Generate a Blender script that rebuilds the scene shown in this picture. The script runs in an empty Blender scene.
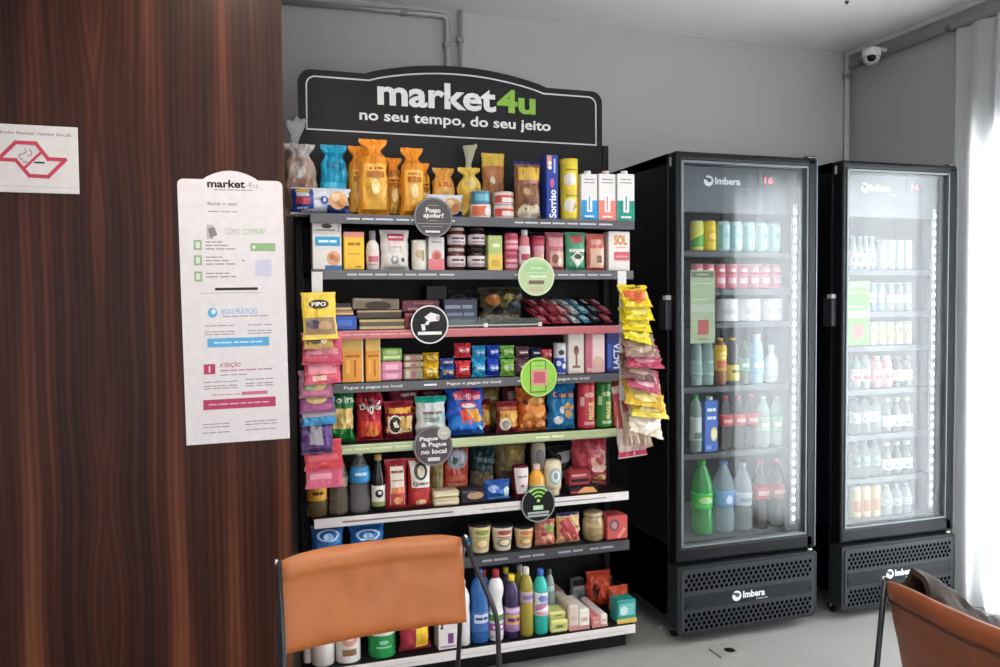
import bpy, bmesh, math, random
from mathutils import Vector, Matrix, Euler, noise
random.seed(7)
C = bpy.context.scene.collection
sc = bpy.context.scene

# ------------------------------------------------------------------ camera model (1000 x 667)
FOC, PITCH, YAW, ROLL, EYE = 815.06, .040093, .318262, .0090203, 1.40
FW = Vector((math.sin(YAW)*math.cos(PITCH), math.cos(YAW)*math.cos(PITCH), -math.sin(PITCH)))
_r = Vector((math.cos(YAW), -math.sin(YAW), 0)); _d = FW.cross(_r)
RT = math.cos(ROLL)*_r + math.sin(ROLL)*_d
DN = -math.sin(ROLL)*_r + math.cos(ROLL)*_d
EYEP = Vector((0, 0, EYE))
def ray(x, y): return FW + RT*((x-500)/FOC) + DN*((y-333.5)/FOC)
def at(x, y, Y):                     # point seen at a pixel, at depth Y from the eye
    v = ray(x, y); return EYEP + v*(Y/v.y)
def at_x(x, y, X):
    v = ray(x, y); return EYEP + v*(X/v.x)

cam_d = bpy.data.cameras.new('camera'); cam = bpy.data.objects.new('camera', cam_d); C.objects.link(cam)
cam_d.sensor_width = 36; cam_d.lens = FOC/1000*36; cam_d.clip_start = .05
m = Matrix((RT, -DN, -FW)).transposed().to_4x4(); m.translation = EYEP
cam.matrix_world = m
sc.camera = cam

# ------------------------------------------------------------------ materials
_mats = {}
def lin(c):
    if isinstance(c, int): c = ((c >> 16) & 255, (c >> 8) & 255, c & 255)
    o = []
    for v in c:
        v /= 255.0
        o.append(v/12.92 if v <= .04045 else ((v+.055)/1.055)**2.4)
    return o
def mat(col, rough=.5, metal=0, kind='', coat=0, alpha=1, vary=.10, scale=40):
    key = (col, rough, metal, kind, coat, alpha)
    if key in _mats: return _mats[key]
    c = lin(col)
    M = bpy.data.materials.new('%s_%06x' % (kind or 'paint', col)); M.use_nodes = True
    nt = M.node_tree; N = nt.nodes; L = nt.links; N.clear()
    out = N.new('ShaderNodeOutputMaterial'); p = N.new('ShaderNodeBsdfPrincipled')
    p.inputs['Roughness'].default_value = rough; p.inputs['Metallic'].default_value = metal
    p.inputs['Specular IOR Level'].default_value = 0 if kind == 'void' else (.22 if max(c) < .03 else .4)
    if coat: p.inputs['Coat Weight'].default_value = coat; p.inputs['Coat Roughness'].default_value = .15
    tc = N.new('ShaderNodeTexCoord'); nz = N.new('ShaderNodeTexNoise'); nz.inputs['Scale'].default_value = scale
    L.new(tc.outputs['Object'], nz.inputs['Vector'])
    mx = N.new('ShaderNodeMix'); mx.data_type = 'RGBA'
    mx.inputs['A'].default_value = [v*(1-vary) for v in c]+[1]; mx.inputs['B'].default_value = [min(1, v*(1+vary)) for v in c]+[1]
    L.new(nz.outputs['Fac'], mx.inputs['Factor']); L.new(mx.outputs['Result'], p.inputs['Base Color'])
    sh = p
    if kind == 'film':
        bp = N.new('ShaderNodeBump'); bp.inputs['Strength'].default_value = .5; bp.inputs['Distance'].default_value = .004
        n2 = N.new('ShaderNodeTexNoise'); n2.inputs['Scale'].default_value = 55
        L.new(tc.outputs['Object'], n2.inputs['Vector']); L.new(n2.outputs['Fac'], bp.inputs['Height']); L.new(bp.outputs['Normal'], p.inputs['Normal'])
    if alpha < 1:
        tr = N.new('ShaderNodeBsdfTransparent'); ms = N.new('ShaderNodeMixShader'); ms.inputs[0].default_value = alpha
        L.new(tr.outputs[0], ms.inputs[1]); L.new(p.outputs[0], ms.inputs[2]); sh = ms
    L.new(sh.outputs[0], out.inputs['Surface'])
    _mats[key] = M; return M
def emis(col, s):
    key = ('em', col, s)
    if key in _mats: return _mats[key]
    M = bpy.data.materials.new('lamp'); M.use_nodes = True; N = M.node_tree.nodes; N.clear()
    o = N.new('ShaderNodeOutputMaterial'); e = N.new('ShaderNodeEmission'); e.inputs[0].default_value = lin(col)+[1]; e.inputs[1].default_value = s
    M.node_tree.links.new(e.outputs[0], o.inputs[0]); _mats[key] = M; return M
def ink(c): return mat(c, .45) if isinstance(c, int) else c
def film(c): return mat(c, .27, 0, 'film')

def glass_mat(name, ior, tint=(1, 1, 1), haze=0):
    M = bpy.data.materials.new(name); M.use_nodes = True; nt = M.node_tree; N = nt.nodes; L = nt.links; N.clear()
    o = N.new('ShaderNodeOutputMaterial'); t = N.new('ShaderNodeBsdfTransparent'); t.inputs[0].default_value = (*tint, 1)
    g = N.new('ShaderNodeBsdfGlossy'); g.inputs['Roughness'].default_value = .03
    f = N.new('ShaderNodeFresnel'); ge = N.new('ShaderNodeNewGeometry'); mr = N.new('ShaderNodeMapRange')   # same reflectance from either face
    mr.inputs['To Min'].default_value = ior; mr.inputs['To Max'].default_value = 1/ior
    L.new(ge.outputs['Backfacing'], mr.inputs['Value']); L.new(mr.outputs[0], f.inputs[0])
    ms = N.new('ShaderNodeMixShader'); L.new(f.outputs[0], ms.inputs[0]); L.new(t.outputs[0], ms.inputs[1]); L.new(g.outputs[0], ms.inputs[2])
    s = ms
    if haze:
        d = N.new('ShaderNodeBsdfDiffuse'); d.inputs[0].default_value = (.8, .83, .85, 1)
        nz = N.new('ShaderNodeTexNoise'); nz.inputs['Scale'].default_value = 3; tc = N.new('ShaderNodeTexCoord'); L.new(tc.outputs['Object'], nz.inputs[0])
        mp = N.new('ShaderNodeMath'); mp.operation = 'MULTIPLY'; mp.inputs[1].default_value = haze*2; L.new(nz.outputs['Fac'], mp.inputs[0])
        m2 = N.new('ShaderNodeMixShader'); L.new(mp.outputs[0], m2.inputs[0]); L.new(ms.outputs[0], m2.inputs[1]); L.new(d.outputs[0], m2.inputs[2]); s = m2
    L.new(s.outputs[0], o.inputs[0]); return M

# ------------------------------------------------------------------ lettering
_txt = {}
def text_shape(s, bold=.02):
    k = (s, bold)
    if k not in _txt:
        cu = bpy.data.curves.new('t', 'FONT'); cu.body = s; cu.size = 1; cu.offset = bold; cu.resolution_u = 3
        ob = bpy.data.objects.new('t', cu); C.objects.link(ob)
        me = bpy.data.meshes.new_from_object(ob)
        vs = [(v.co.x, v.co.y) for v in me.vertices]; fs = [tuple(p.vertices) for p in me.polygons]
        x0 = min(a for a, b in vs); x1 = max(a for a, b in vs); y0 = min(b for a, b in vs); y1 = max(b for a, b in vs)
        vs = [((a-x0)/(x1-x0), (b-y0)/(y1-y0)) for a, b in vs]
        _txt[k] = (vs, fs)
        bpy.data.objects.remove(ob); bpy.data.meshes.remove(me); bpy.data.curves.remove(cu)
    return _txt[k]

# ------------------------------------------------------------------ mesh collector
class MB:
    def __init__(s): s.v = []; s.f = []; s.m = []; s.sm = []; s.mats = []
    def mi(s, m):
        m = ink(m)
        if m not in s.mats: s.mats.append(m)
        return s.mats.index(m)
    def face(s, idx, m, sm=False): s.f.append(tuple(idx)); s.m.append(s.mi(m)); s.sm.append(sm)
    def poly(s, pts, m, sm=False):
        n = len(s.v); s.v += [Vector(p) for p in pts]; s.face(range(n, n+len(pts)), m, sm)
    def box(s, x0, x1, y0, y1, z0, z1, m, b=0, seg=2, xf=None):
        bm = bmesh.new(); bmesh.ops.create_cube(bm, size=1)
        for v in bm.verts: v.co = Vector(((x0+x1)/2+v.co.x*(x1-x0), (y0+y1)/2+v.co.y*(y1-y0), (z0+z1)/2+v.co.z*(z1-z0)))
        if b: bmesh.ops.bevel(bm, geom=list(bm.edges), offset=min(b, .45*min(abs(x1-x0), abs(y1-y0), abs(z1-z0))), segments=seg, profile=.5, affect='EDGES')
        bm.verts.index_update(); n = len(s.v)
        s.v += [(xf @ v.co if xf else v.co.copy()) for v in bm.verts]
        for f in bm.faces: s.face([n+v.index for v in f.verts], m)
        bm.free()
    def grid(s, fn, nu, nv, m, sm=True, mf=None, flip=False):
        n = len(s.v)
        for j in range(nv+1):
            for i in range(nu+1): s.v.append(Vector(fn(i/nu, j/nv)))
        for j in range(nv):
            for i in range(nu):
                a = n+j*(nu+1)+i; q = (a, a+1, a+nu+2, a+nu+1)
                if flip: q = q[::-1]
                s.face(q, mf((i+.5)/nu, (j+.5)/nv) if mf else m, sm)
    def lathe(s, prof, m, seg=24, sy=1, cx=0, cy=0, z0=0, mf=None, sm=True):
        n = len(s.v)
        for (r, z) in prof:
            for k in range(seg):
                a = 2*math.pi*k/seg; s.v.append(Vector((cx+r*math.cos(a), cy+sy*r*math.sin(a), z0+z)))
        for j in range(len(prof)-1):
            for k in range(seg):
                k2 = (k+1) % seg
                s.face((n+j*seg+k, n+j*seg+k2, n+(j+1)*seg+k2, n+(j+1)*seg+k), mf(j) if mf else m, sm)
        s.face([n+k for k in range(seg)][::-1], mf(0) if mf else m)
        s.face([n+(len(prof)-1)*seg+k for k in range(seg)], mf(len(prof)-2) if mf else m)
    def tube(s, pts, r, m, seg=10, taper=None):
        pts = [Vector(p) for p in pts]; n = len(s.v); up = None
        for i, p in enumerate(pts):
            t = (pts[min(i+1, len(pts)-1)]-pts[max(i-1, 0)]).normalized()
            if up is None:
                up = Vector((0, 0, 1)) if abs(t.z) < .9 else Vector((1, 0, 0))
            a = t.cross(up).normalized(); b = a.cross(t).normalized(); up = b
            rr = r if taper is None else taper[i]
            for k in range(seg):
                q = 2*math.pi*k/seg; s.v.append(p+a*rr*math.cos(q)+b*rr*math.sin(q))
        for i in range(len(pts)-1):
            for k in range(seg):
                k2 = (k+1) % seg; s.face((n+i*seg+k, n+i*seg+k2, n+(i+1)*seg+k2, n+(i+1)*seg+k), m, True)
        s.face([n+k for k in range(seg)][::-1], m); s.face([n+(len(pts)-1)*seg+k for k in range(seg)], m)
    def prism(s, poly, y0, y1, m, ms=None):     # polygon in x,z extruded along y
        n = len(s.v); k = len(poly)
        s.v += [Vector((x, y0, z)) for x, z in poly]+[Vector((x, y1, z)) for x, z in poly]
        s.face(range(n, n+k), m); s.face(list(range(n+k, n+2*k))[::-1], m)
        for i in range(k):
            j = (i+1) % k; s.face((n+i, n+k+i, n+k+j, n+j), ms or m)
    def art(s, items, mp, curved=True, lift=.0005):
        done = []                                    # a print sits just above the prints it overlaps
        for it in items:
            k = it[0]
            if k == 'r': bb = (min(it[1], it[3]), min(it[2], it[4]), max(it[1], it[3]), max(it[2], it[4]))
            elif k in ('e', 'ring'): bb = (it[1]-it[3], it[2]-it[4], it[1]+it[3], it[2]+it[4])
            elif k == 'arc': bb = (it[1]-it[4], it[2]-it[4], it[1]+it[4], it[2]+it[4])
            elif k == 'p': bb = (min(q[0] for q in it[1]), min(q[1] for q in it[1]), max(q[0] for q in it[1]), max(q[1] for q in it[1]))
            else: bb = (it[1]-it[3]/2, it[2]-it[4]/2, it[1]+it[3]/2, it[2]+it[4]/2)
            lv = 1+max([q[1] for q in done if q[0][0] < bb[2] and bb[0] < q[0][2] and q[0][1] < bb[3] and bb[1] < q[0][3]], default=0)
            done.append((bb, lv)); l = lift*(.4+.6*lv)
            if k == 'r':
                _, u0, v0, u1, v1, c = it; nu, nv = (8, 6) if curved else (1, 1)
                s.grid(lambda a, b: mp(u0+(u1-u0)*a, v0+(v1-v0)*b, l), nu, nv, c, curved)
            elif k == 'e':
                _, cx, cy, rx, ry, c = it; S = 20; R = 3 if curved else 1; n = len(s.v)
                s.v.append(Vector(mp(cx, cy, l)))
                for j in range(1, R+1):
                    for q in range(S):
                        a = 2*math.pi*q/S; s.v.append(Vector(mp(cx+rx*j/R*math.cos(a), cy+ry*j/R*math.sin(a), l)))
                for q in range(S): s.face((n, n+1+q, n+1+(q+1) % S), c, curved)
                for j in range(R-1):
                    for q in range(S):
                        a = n+1+j*S; s.face((a+q, a+S+q, a+S+(q+1) % S, a+(q+1) % S), c, curved)
            elif k == 'ring':
                _, cx, cy, rx, ry, f, c = it; S = 40; n = len(s.v)
                for q in range(S):
                    a = 2*math.pi*q/S
                    s.v.append(Vector(mp(cx+rx*math.cos(a), cy+ry*math.sin(a), l))); s.v.append(Vector(mp(cx+rx*f*math.cos(a), cy+ry*f*math.sin(a), l)))
                for q in range(S):
                    a = n+2*q; b = n+2*((q+1) % S); s.face((a, b, b+1, a+1), c)
            elif k == 'arc':
                _, cx, cy, r0, r1, a0, a1, asp, c = it; S = 14; n = len(s.v)
                for q in range(S+1):
                    a = math.radians(a0+(a1-a0)*q/S)
                    for rr in (r0, r1): s.v.append(Vector(mp(cx+rr*math.cos(a)*asp, cy+rr*math.sin(a), l)))
                for q in range(S): s.face((n+2*q, n+2*q+1, n+2*q+3, n+2*q+2), c)
            elif k == 'p':
                _, pts, c = it
                if not curved: s.poly([mp(u, v, l) for u, v in pts], c)
                else:
                    bm = bmesh.new(); f = bm.faces.new([bm.verts.new((u, v, 0)) for u, v in pts]); bmesh.ops.triangulate(bm, faces=[f])
                    bmesh.ops.subdivide_edges(bm, edges=list(bm.edges), cuts=6, use_grid_fill=True); bm.verts.index_update(); n = len(s.v)
                    s.v += [Vector(mp(v.co.x, v.co.y, l)) for v in bm.verts]
                    for f in bm.faces: s.face([n+v.index for v in f.verts], c, True)
                    bm.free()
            elif k in ('t', 'tv'):
                cx, cy, w, h, tx, c = it[1:7]; bold = it[7] if len(it) > 7 else .02
                vs, fs = text_shape(tx, bold); n = len(s.v)
                for a, b in vs:
                    if k == 't': s.v.append(Vector(mp(cx+(a-.5)*w, cy+(b-.5)*h, l)))
                    else: s.v.append(Vector(mp(cx-(b-.5)*w, cy+(a-.5)*h, l)))     # reads upwards
                if not curved:
                    for f in fs: s.face([n+i for i in f], c)
                else:                                # short edges, so that the print follows the surface
                    del s.v[n:]
                    bm = bmesh.new(); bv = [bm.verts.new((a, b, 0)) for a, b in vs]
                    for f in fs:
                        try: bm.faces.new([bv[i] for i in f])
                        except ValueError: pass
                    bmesh.ops.subdivide_edges(bm, edges=[e for e in bm.edges if e.calc_length() > .12], cuts=2, use_grid_fill=True)
                    bmesh.ops.triangulate(bm, faces=list(bm.faces)); bm.verts.index_update()
                    for v in bm.verts:
                        a, b = v.co.x, v.co.y
                        s.v.append(Vector(mp(cx+(a-.5)*w, cy+(b-.5)*h, l) if k == 't' else mp(cx-(b-.5)*w, cy+(a-.5)*h, l)))
                    for f in bm.faces: s.face([n+v.index for v in f.verts], c)
                    bm.free()
    def build(s, name, parent=None, loc=None, rot=None):
        me = bpy.data.meshes.new(name); me.from_pydata(s.v, [], s.f); me.update()
        for mm in s.mats: me.materials.append(mm)
        me.polygons.foreach_set('material_index', s.m); me.polygons.foreach_set('use_smooth', s.sm)
        o = bpy.data.objects.new(name, me); C.objects.link(o)
        if parent: o.parent = parent
        if loc is not None: o.location = loc
        if rot is not None: o.rotation_euler = rot
        return o

def tag(o, label, cat, group=None, kind=None):
    if kind: o['kind'] = kind
    if label: o['label'] = label
    if cat: o['category'] = cat
    if group: o['group'] = group
    return o
def thing(name, label, cat, loc=(0, 0, 0), rot=(0, 0, 0), group=None):
    o = bpy.data.objects.new(name, None); o.empty_display_size = .02; C.objects.link(o); o.location = loc; o.rotation_euler = rot
    return tag(o, label, cat, group)
def struct(o): o['kind'] = 'structure'; return o
def dup(root, loc, label=None, group=None, rot=None):
    kids = list(root.children); r = root.copy(); C.objects.link(r); r.location = loc
    if rot is not None: r.rotation_euler = rot
    if label: r['label'] = label
    if group: r['group'] = group
    for ch in kids:
        c = ch.copy(); C.objects.link(c); c.parent = r
        for g in ch.children:
            d = g.copy(); C.objects.link(d); d.parent = c
    return r

# ------------------------------------------------------------------ product builders (front at y=0, base at z=0, centred in x)
def fmap(w, h): return lambda u, v, l: (-w/2+u*w, -l, v*h)
def fmap_side(w, d, h): return lambda u, v, l: (-w/2-l, d-u*d, v*h)
def make_box(name, w, d, h, col, art=(), side=None, bev=.002, top=None):
    b = MB(); m = mat(col, .45, coat=.2)
    b.box(-w/2, w/2, 0, d, 0, h, m, bev, 1)
    b.art(art, fmap(w, h), False)
    if side: b.art(side, fmap_side(w, d, h), False)
    if top: b.art([('r', .04, .04, .96, .96, top)], lambda u, v, l: (-w/2+u*w, v*d, h+l), False)
    return b.build(name)
def bag_fn(w, h, t, seed, fat=.5, wr=.012, crimp=.05, gather=0):
    def half(u, v, sgn, l=0):
        x = 2*u-1; vv = min(max((v-crimp)/(1-2*crimp), 0), 1)
        if fat != .5: vv = vv**(math.log(.5)/math.log(fat))
        e = max(0, 1-abs(2*vv-1)**3)**.55
        p = max(0, 1-abs(x)**2.6)**.6
        th = t/2*e*p
        wx = w/2*(1-.10*e*(1-.3*abs(x)))
        if gather:                                   # mouth of the bag drawn together, frill above it
            q = (v-.84)/.07; wx *= (1-gather*math.exp(-q*q)) * (1-.25*gather*max(0, v-.55)/.45)
            th *= 1-.5*gather*math.exp(-q*q)
        n = noise.noise(Vector((u*5+seed*7.3, v*4+seed, sgn*3)))*wr*p*(0.4+e*.6) + noise.noise(Vector((u*11+seed, v*9, seed*3.1+sgn)))*wr*.5*p
        z = h*min(max(v, .003), .997)
        edge = noise.noise(Vector((seed*5, v*6, float(x > 0))))*min(.10, wr*4)*w
        return (x*wx+edge*abs(x)**3, t/2+sgn*(th+.0008+l+n), z)
    return half
def make_bag(name, w, h, t, col, art=(), seed=1, fat=.42, zones=(), wr=.012, alpha=1, crimp=.05, sealcol=None, gather=0, rough=.42):
    b = MB(); fn = bag_fn(w, h, t, seed, fat, wr, crimp, gather)
    base = film(col) if alpha == 1 else mat(col, .2, 0, 'film', alpha=alpha)
    zz = [(z0, z1, film(c)) for z0, z1, c in zones]
    if sealcol is not None: zz = [(0, crimp, film(sealcol)), (1-crimp, 1, film(sealcol))]+zz
    def mf(u, v):
        for z0, z1, mm in zz:
            if z0 <= v <= z1: return mm
        return base
    b.grid(lambda u, v: fn(u, v, -1), 22, 34, base, True, mf)
    b.grid(lambda u, v: fn(u, v, 1), 22, 34, base, True, mf, True)
    b.art([tuple(film(x) if (isinstance(x, int) and i == len(a)-1 and a[0] in 'rep' and x > 255) else x for i, x in enumerate(a)) for a in art], lambda u, v, l: fn(u, v, -1, l), True, .0028)
    return b.build(name)
def cyl_map(r, cy, z0, z1, sy=1, span=.46):
    def f(u, v, l):
        a = (u-.5)*2*math.pi*span; rr = r+l
        return (rr*math.sin(a), cy-rr*sy*math.cos(a), z0+(z1-z0)*v)
    return f
PROF = {   # r/R, z/H  below the cap ; cap r, cap z0
 'soda': ([(.75, 0), (.95, .02), (1, .07), (1, .26), (.93, .34), (.90, .42), (.95, .50), (1, .58), (.98, .66), (.80, .77), (.50, .88), (.34, .93), (.34, .95)], .36, .945),
 'contour': ([(.75, 0), (.95, .02), (1, .08), (.96, .20), (.84, .30), (.82, .38), (.97, .50), (1, .60), (.92, .70), (.66, .82), (.42, .90), (.33, .94), (.33, .955)], .36, .945),
 'oil': ([(.85, 0), (1, .02), (1, .28), (.93, .33), (.93, .62), (1, .67), (1, .76), (.82, .86), (.48, .92), (.40, .94), (.40, .955)], .42, .945),
 'soy': ([(.9, 0), (1, .02), (1, .52), (.92, .60), (.60, .75), (.48, .85), (.46, .90)], .52, .89),
 'clean': ([(.85, 0), (1, .02), (1, .45), (.92, .52), (.92, .60), (1, .66), (.94, .76), (.66, .85), (.40, .89), (.40, .91)], .42, .90),
 'bleach': ([(.85, 0), (.95, .02), (.95, .40), (.80, .50), (.78, .58), (.98, .68), (1, .74), (.80, .84), (.40, .89), (.40, .90)], .45, .89),
 'squeeze': ([(.85, 0), (1, .03), (1, .35), (.94, .6), (.86, .78), (.62, .86), (.5, .87)], .55, .86),
 'inverted': ([(.78, 0), (.80, .10), (.82, .14), (.92, .18), (1, .5), (1, .8), (.96, .93), (.7, .99), (.3, 1.0)], .0, 1.1),
 'round': ([(.8, 0), (1, .04), (1, .45), (.9, .62), (.55, .76), (.42, .80), (.40, .84)], .45, .82),
 'lotion': ([(.9, 0), (1, .02), (1, .55), (.9, .66), (.5, .75), (.45, .77)], .52, .76),
}
def make_bottle(name, label, cat, w, h, style, col, cap, lab=None, alpha=1, sy=1, group=None, rough=.2, capr=None, liquid=None):
    R = w/2; prof, cr, cz = PROF[style]; root = thing(name, label, cat, group=group); cy = R*sy
    b = MB(); bm = mat(col, rough, 0, 'clear' if alpha < 1 else 'plastic', coat=.3, alpha=alpha)
    b.lathe([(r*R, z*h) for r, z in prof], bm, 24, sy, 0, cy)
    b.build('body', root)
    if cr:
        c = MB(); cm = mat(cap, .35)
        q = cr*R
        c.lathe([(q*.95, cz*h), (q, cz*h+.001), (q, h*.99), (q*.85, h)], cm, 18, sy if sy > .8 else 1, 0, cy); c.build('cap', root)
    if liquid:
        q = MB(); q.lathe([(r*R*.95, z*h*.98+.002) for r, z in prof if z < liquid[1]], mat(liquid[0], .3, alpha=.85), 20, sy, 0, cy); q.build('drink', root)
    if lab:
        z0, z1, lc, art = lab
        def rad(z):
            for (ra, za), (rb, zb) in zip(prof, prof[1:]):
                if za <= z <= zb: return ra+(rb-ra)*(z-za)/max(1e-6, zb-za)
            return prof[-1][0]
        n = 6; pr = [(rad(z0+(z1-z0)*i/n)*R+.0008, (z0+(z1-z0)*i/n)*h) for i in range(n+1)]
        lb = MB(); lb.lathe(pr, mat(lc, .4, coat=.2), 24, sy, 0, cy)
        def mp(u, v, l):
            a = (u-.5)*2*math.pi*.44; z = z0+(z1-z0)*v; rr = rad(z)*R+.0008+l
            return (rr*math.sin(a), cy-rr*sy*math.cos(a), z*h)
        lb.art(art, mp, True); lb.build('label', root)
    return root
def make_can(name, label, cat, w, h, col, art=(), lid=0xb8b8b8, zones=(), group=None, straight=False, base=0xa0a0a0, lidh=.03):
    R = w/2; root = thing(name, label, cat, group=group); b = MB()
    k = 1 if straight else .9
    zs = [(k, 0), (1, .04), (1, .10), (1, .2), (1, .3), (1, .4), (1, .5), (1, .6), (1, .7), (1, .8), (1, .9), (k, .97)]
    def mf(j):
        z = (zs[j][1]+zs[j+1][1])/2
        for z0, z1, c in zones:
            if z0 <= z <= z1: return mat(c, .3, coat=.2)
        return mat(col, .3, coat=.2)
    b.lathe([(r*R, z*h) for r, z in zs], None, 24, 1, 0, R, 0, mf)
    b.art(art, cyl_map(R, R, .04*h, .92*h), True); b.build('body', root)
    c = MB(); c.lathe([(k*R+.0005, h*(1-lidh)), (k*R+.001, h*(1-lidh)+.0005), (k*R, h*.998), (k*R*.9, h)], mat(lid, .3, .6 if lid == 0xb8b8b8 else 0), 24, 1, 0, R); c.build('lid', root)
    return root
def make_cup(name, label, w, h, col, art, lid, group=None, flare=.78):
    R = w/2; root = thing(name, label, 'cup', group=group); b = MB()
    b.lathe([(flare*R, 0), (flare*R+.001, .005)]+[((flare+(1-flare)*i/6)*R, h*.94*i/6) for i in range(1, 7)], mat(col, .4, coat=.2), 24, 1, 0, R)
    def mp(u, v, l):
        a = (u-.5)*2*math.pi*.44; rr = (flare+(1-flare)*v)*R+l
        return (rr*math.sin(a), R-rr*math.cos(a), v*h*.94)
    b.art(art, mp, True); b.build('body', root)
    c = MB(); c.lathe([(R*1.02, h*.93), (R*1.04, h*.95), (R*1.03, h), (R*.9, h)], mat(lid, .35), 24, 1, 0, R); c.build('lid', root)
    return root
def make_jar(name, label, w, h, content, lid, lab, art=(), group=None):
    R = w/2; root = thing(name, label, 'jar', group=group); b = MB()
    b.lathe([(.88*R, 0), (R, .05*h), (R, .72*h), (.86*R, .82*h), (.82*R, .84*h)], mat(content, .12, coat=.5), 24, 1, 0, R); b.build('body', root)
    c = MB(); c.lathe([(.9*R, .83*h), (.9*R, .98*h), (.84*R, h)], mat(lid, .35), 24, 1, 0, R); c.build('lid', root)
    q = MB(); q.lathe([(R+.0006, .15*h), (R+.0006, .64*h)], mat(lab, .5), 24, 1, 0, R); q.art(art, cyl_map(R+.0006, R, .15*h, .64*h), True); q.build('label', root)
    return root
def make_carton(name, label, w, d, h, col, art, cap, side=None):
    root = thing(name, label, 'carton'); b = MB(); b.box(-w/2, w/2, 0, d, 0, h*.93, mat(col, .4, coat=.2), .002, 1)
    b.art(art, fmap(w, h*.93), False)
    if side: b.art(side, fmap_side(w, d, h*.93), False)
    b.build('box', root)
    c = MB(); c.lathe([(.014, h*.93), (.0145, h*.94), (.0145, h*.99), (.012, h)], mat(cap, .4), 16, 1, .002, d*.35); c.build('cap', root)
    return root

# ------------------------------------------------------------------ shelves of the unit:  front y, top z, rail height
SX0, SX1 = .262, 1.490
SH = {'A': (2.850, 1.705, .034, .26), 'B': (2.860, 1.513, .034, .26), 'C': (2.880, 1.301, .031, .24), 'D': (2.900, 1.113, .034, .24),
      'E': (2.905, .893, .034, .24), 'F': (2.905, .637, .034, .30), 'G': (2.900, .443, .040, .30), 'H': (2.850, .119, .034, .34)}
def fit(s, x0, x1, ytop, back=0.0, dz=0.0, Y=None, rnd=0):
    """width, height and place of a product seen between two pixel columns and up to a pixel row, standing on shelf s"""
    fy, fz = SH[s][0], SH[s][1]
    Y0 = (fy+.018+back) if Y is None else Y
    for _ in range(3):
        zb = fz+dz
        yb = ytop+30
        a = at(x0, yb, Y0); b = at(x1, yb, Y0); w = b.x-a.x
        Yc = Y0+rnd*w/2
        a = at(x0, yb, Yc); b = at(x1, yb, Yc); w = b.x-a.x
    h = at((x0+x1)/2, ytop, Yc).z-zb
    up = {'B': 'A', 'C': 'B', 'D': 'C', 'E': 'D', 'F': 'E', 'G': 'F', 'H': 'G'}.get(s)
    if up: h = min(h, SH[up][1]-.0265-zb)
    return w, h, Vector(((a.x+b.x)/2, Y0, zb+.0005))
def lab(o, label, cat, group=None): return tag(o, label, cat, group)
def pbox(name, label, s, x0, x1, yt, col, art=(), back=0, dz=0, d=.06, cat='box', rz=0, side=None, top=None, gap=.94):
    w, h, p = fit(s, x0, x1, yt, back, dz); o = make_box(name, w*gap, d, h, col, art, side, top=top); o.location = p; o.rotation_euler.z = rz
    lab(o, label, cat); return o, h
def pbag(name, label, s, x0, x1, yt, col, art=(), back=0, dz=0, t=.07, cat='bag', rot=(0, 0, 0), gap=1.0, group=None, **k):
    w, h, p = fit(s, x0, x1, yt, back+.0, dz); o = make_bag(name, w*gap, h, t, col, art, **k); o.location = p; o.rotation_euler = rot
    lab(o, label, cat, group); return o, h
def pbot(name, label, s, x0, x1, yt, style, col, cap, lb=None, back=0, cat='bottle', **k):
    w, h, p = fit(s, x0, x1, yt, back, 0, rnd=1); o = make_bottle(name, label, cat, w*.96, h, style, col, cap, lb, **k); o.location = p; return o, h
def pcan(name, label, s, x0, x1, yt, col, art=(), back=0, dz=0, cat='can', **k):
    w, h, p = fit(s, x0, x1, yt, back, dz, rnd=1); o = make_can(name, label, cat, w*.96, h, col, art, **k); o.location = p; return o, h
def pcup(name, label, s, x0, x1, yt, col, art, lid, back=0, **k):
    w, h, p = fit(s, x0, x1, yt, back, 0, rnd=1); o = make_cup(name, label, w*.95, h, col, art, lid, **k); o.location = p; return o, h
def pjar(name, label, s, x0, x1, yt, content, lid, lb, art=(), back=0, dz=0, **k):
    w, h, p = fit(s, x0, x1, yt, back, dz, rnd=1); o = make_jar(name, label, w*.95, h, content, lid, lb, art, **k); o.location = p; return o, h
def tl(u0, u1, v, h, c, n=3, seed=0):      # a line of print too small to read: word-long bars
    r = random.Random(seed); out = []; u = u0
    ws = [r.uniform(.6, 1.4) for _ in range(n)]; tot = sum(ws)
    for q in ws:
        wd = (u1-u0)*q/tot; out.append(('r', u, v-h/2, u+wd*.86, v+h/2, c)); u += wd
    return out
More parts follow.
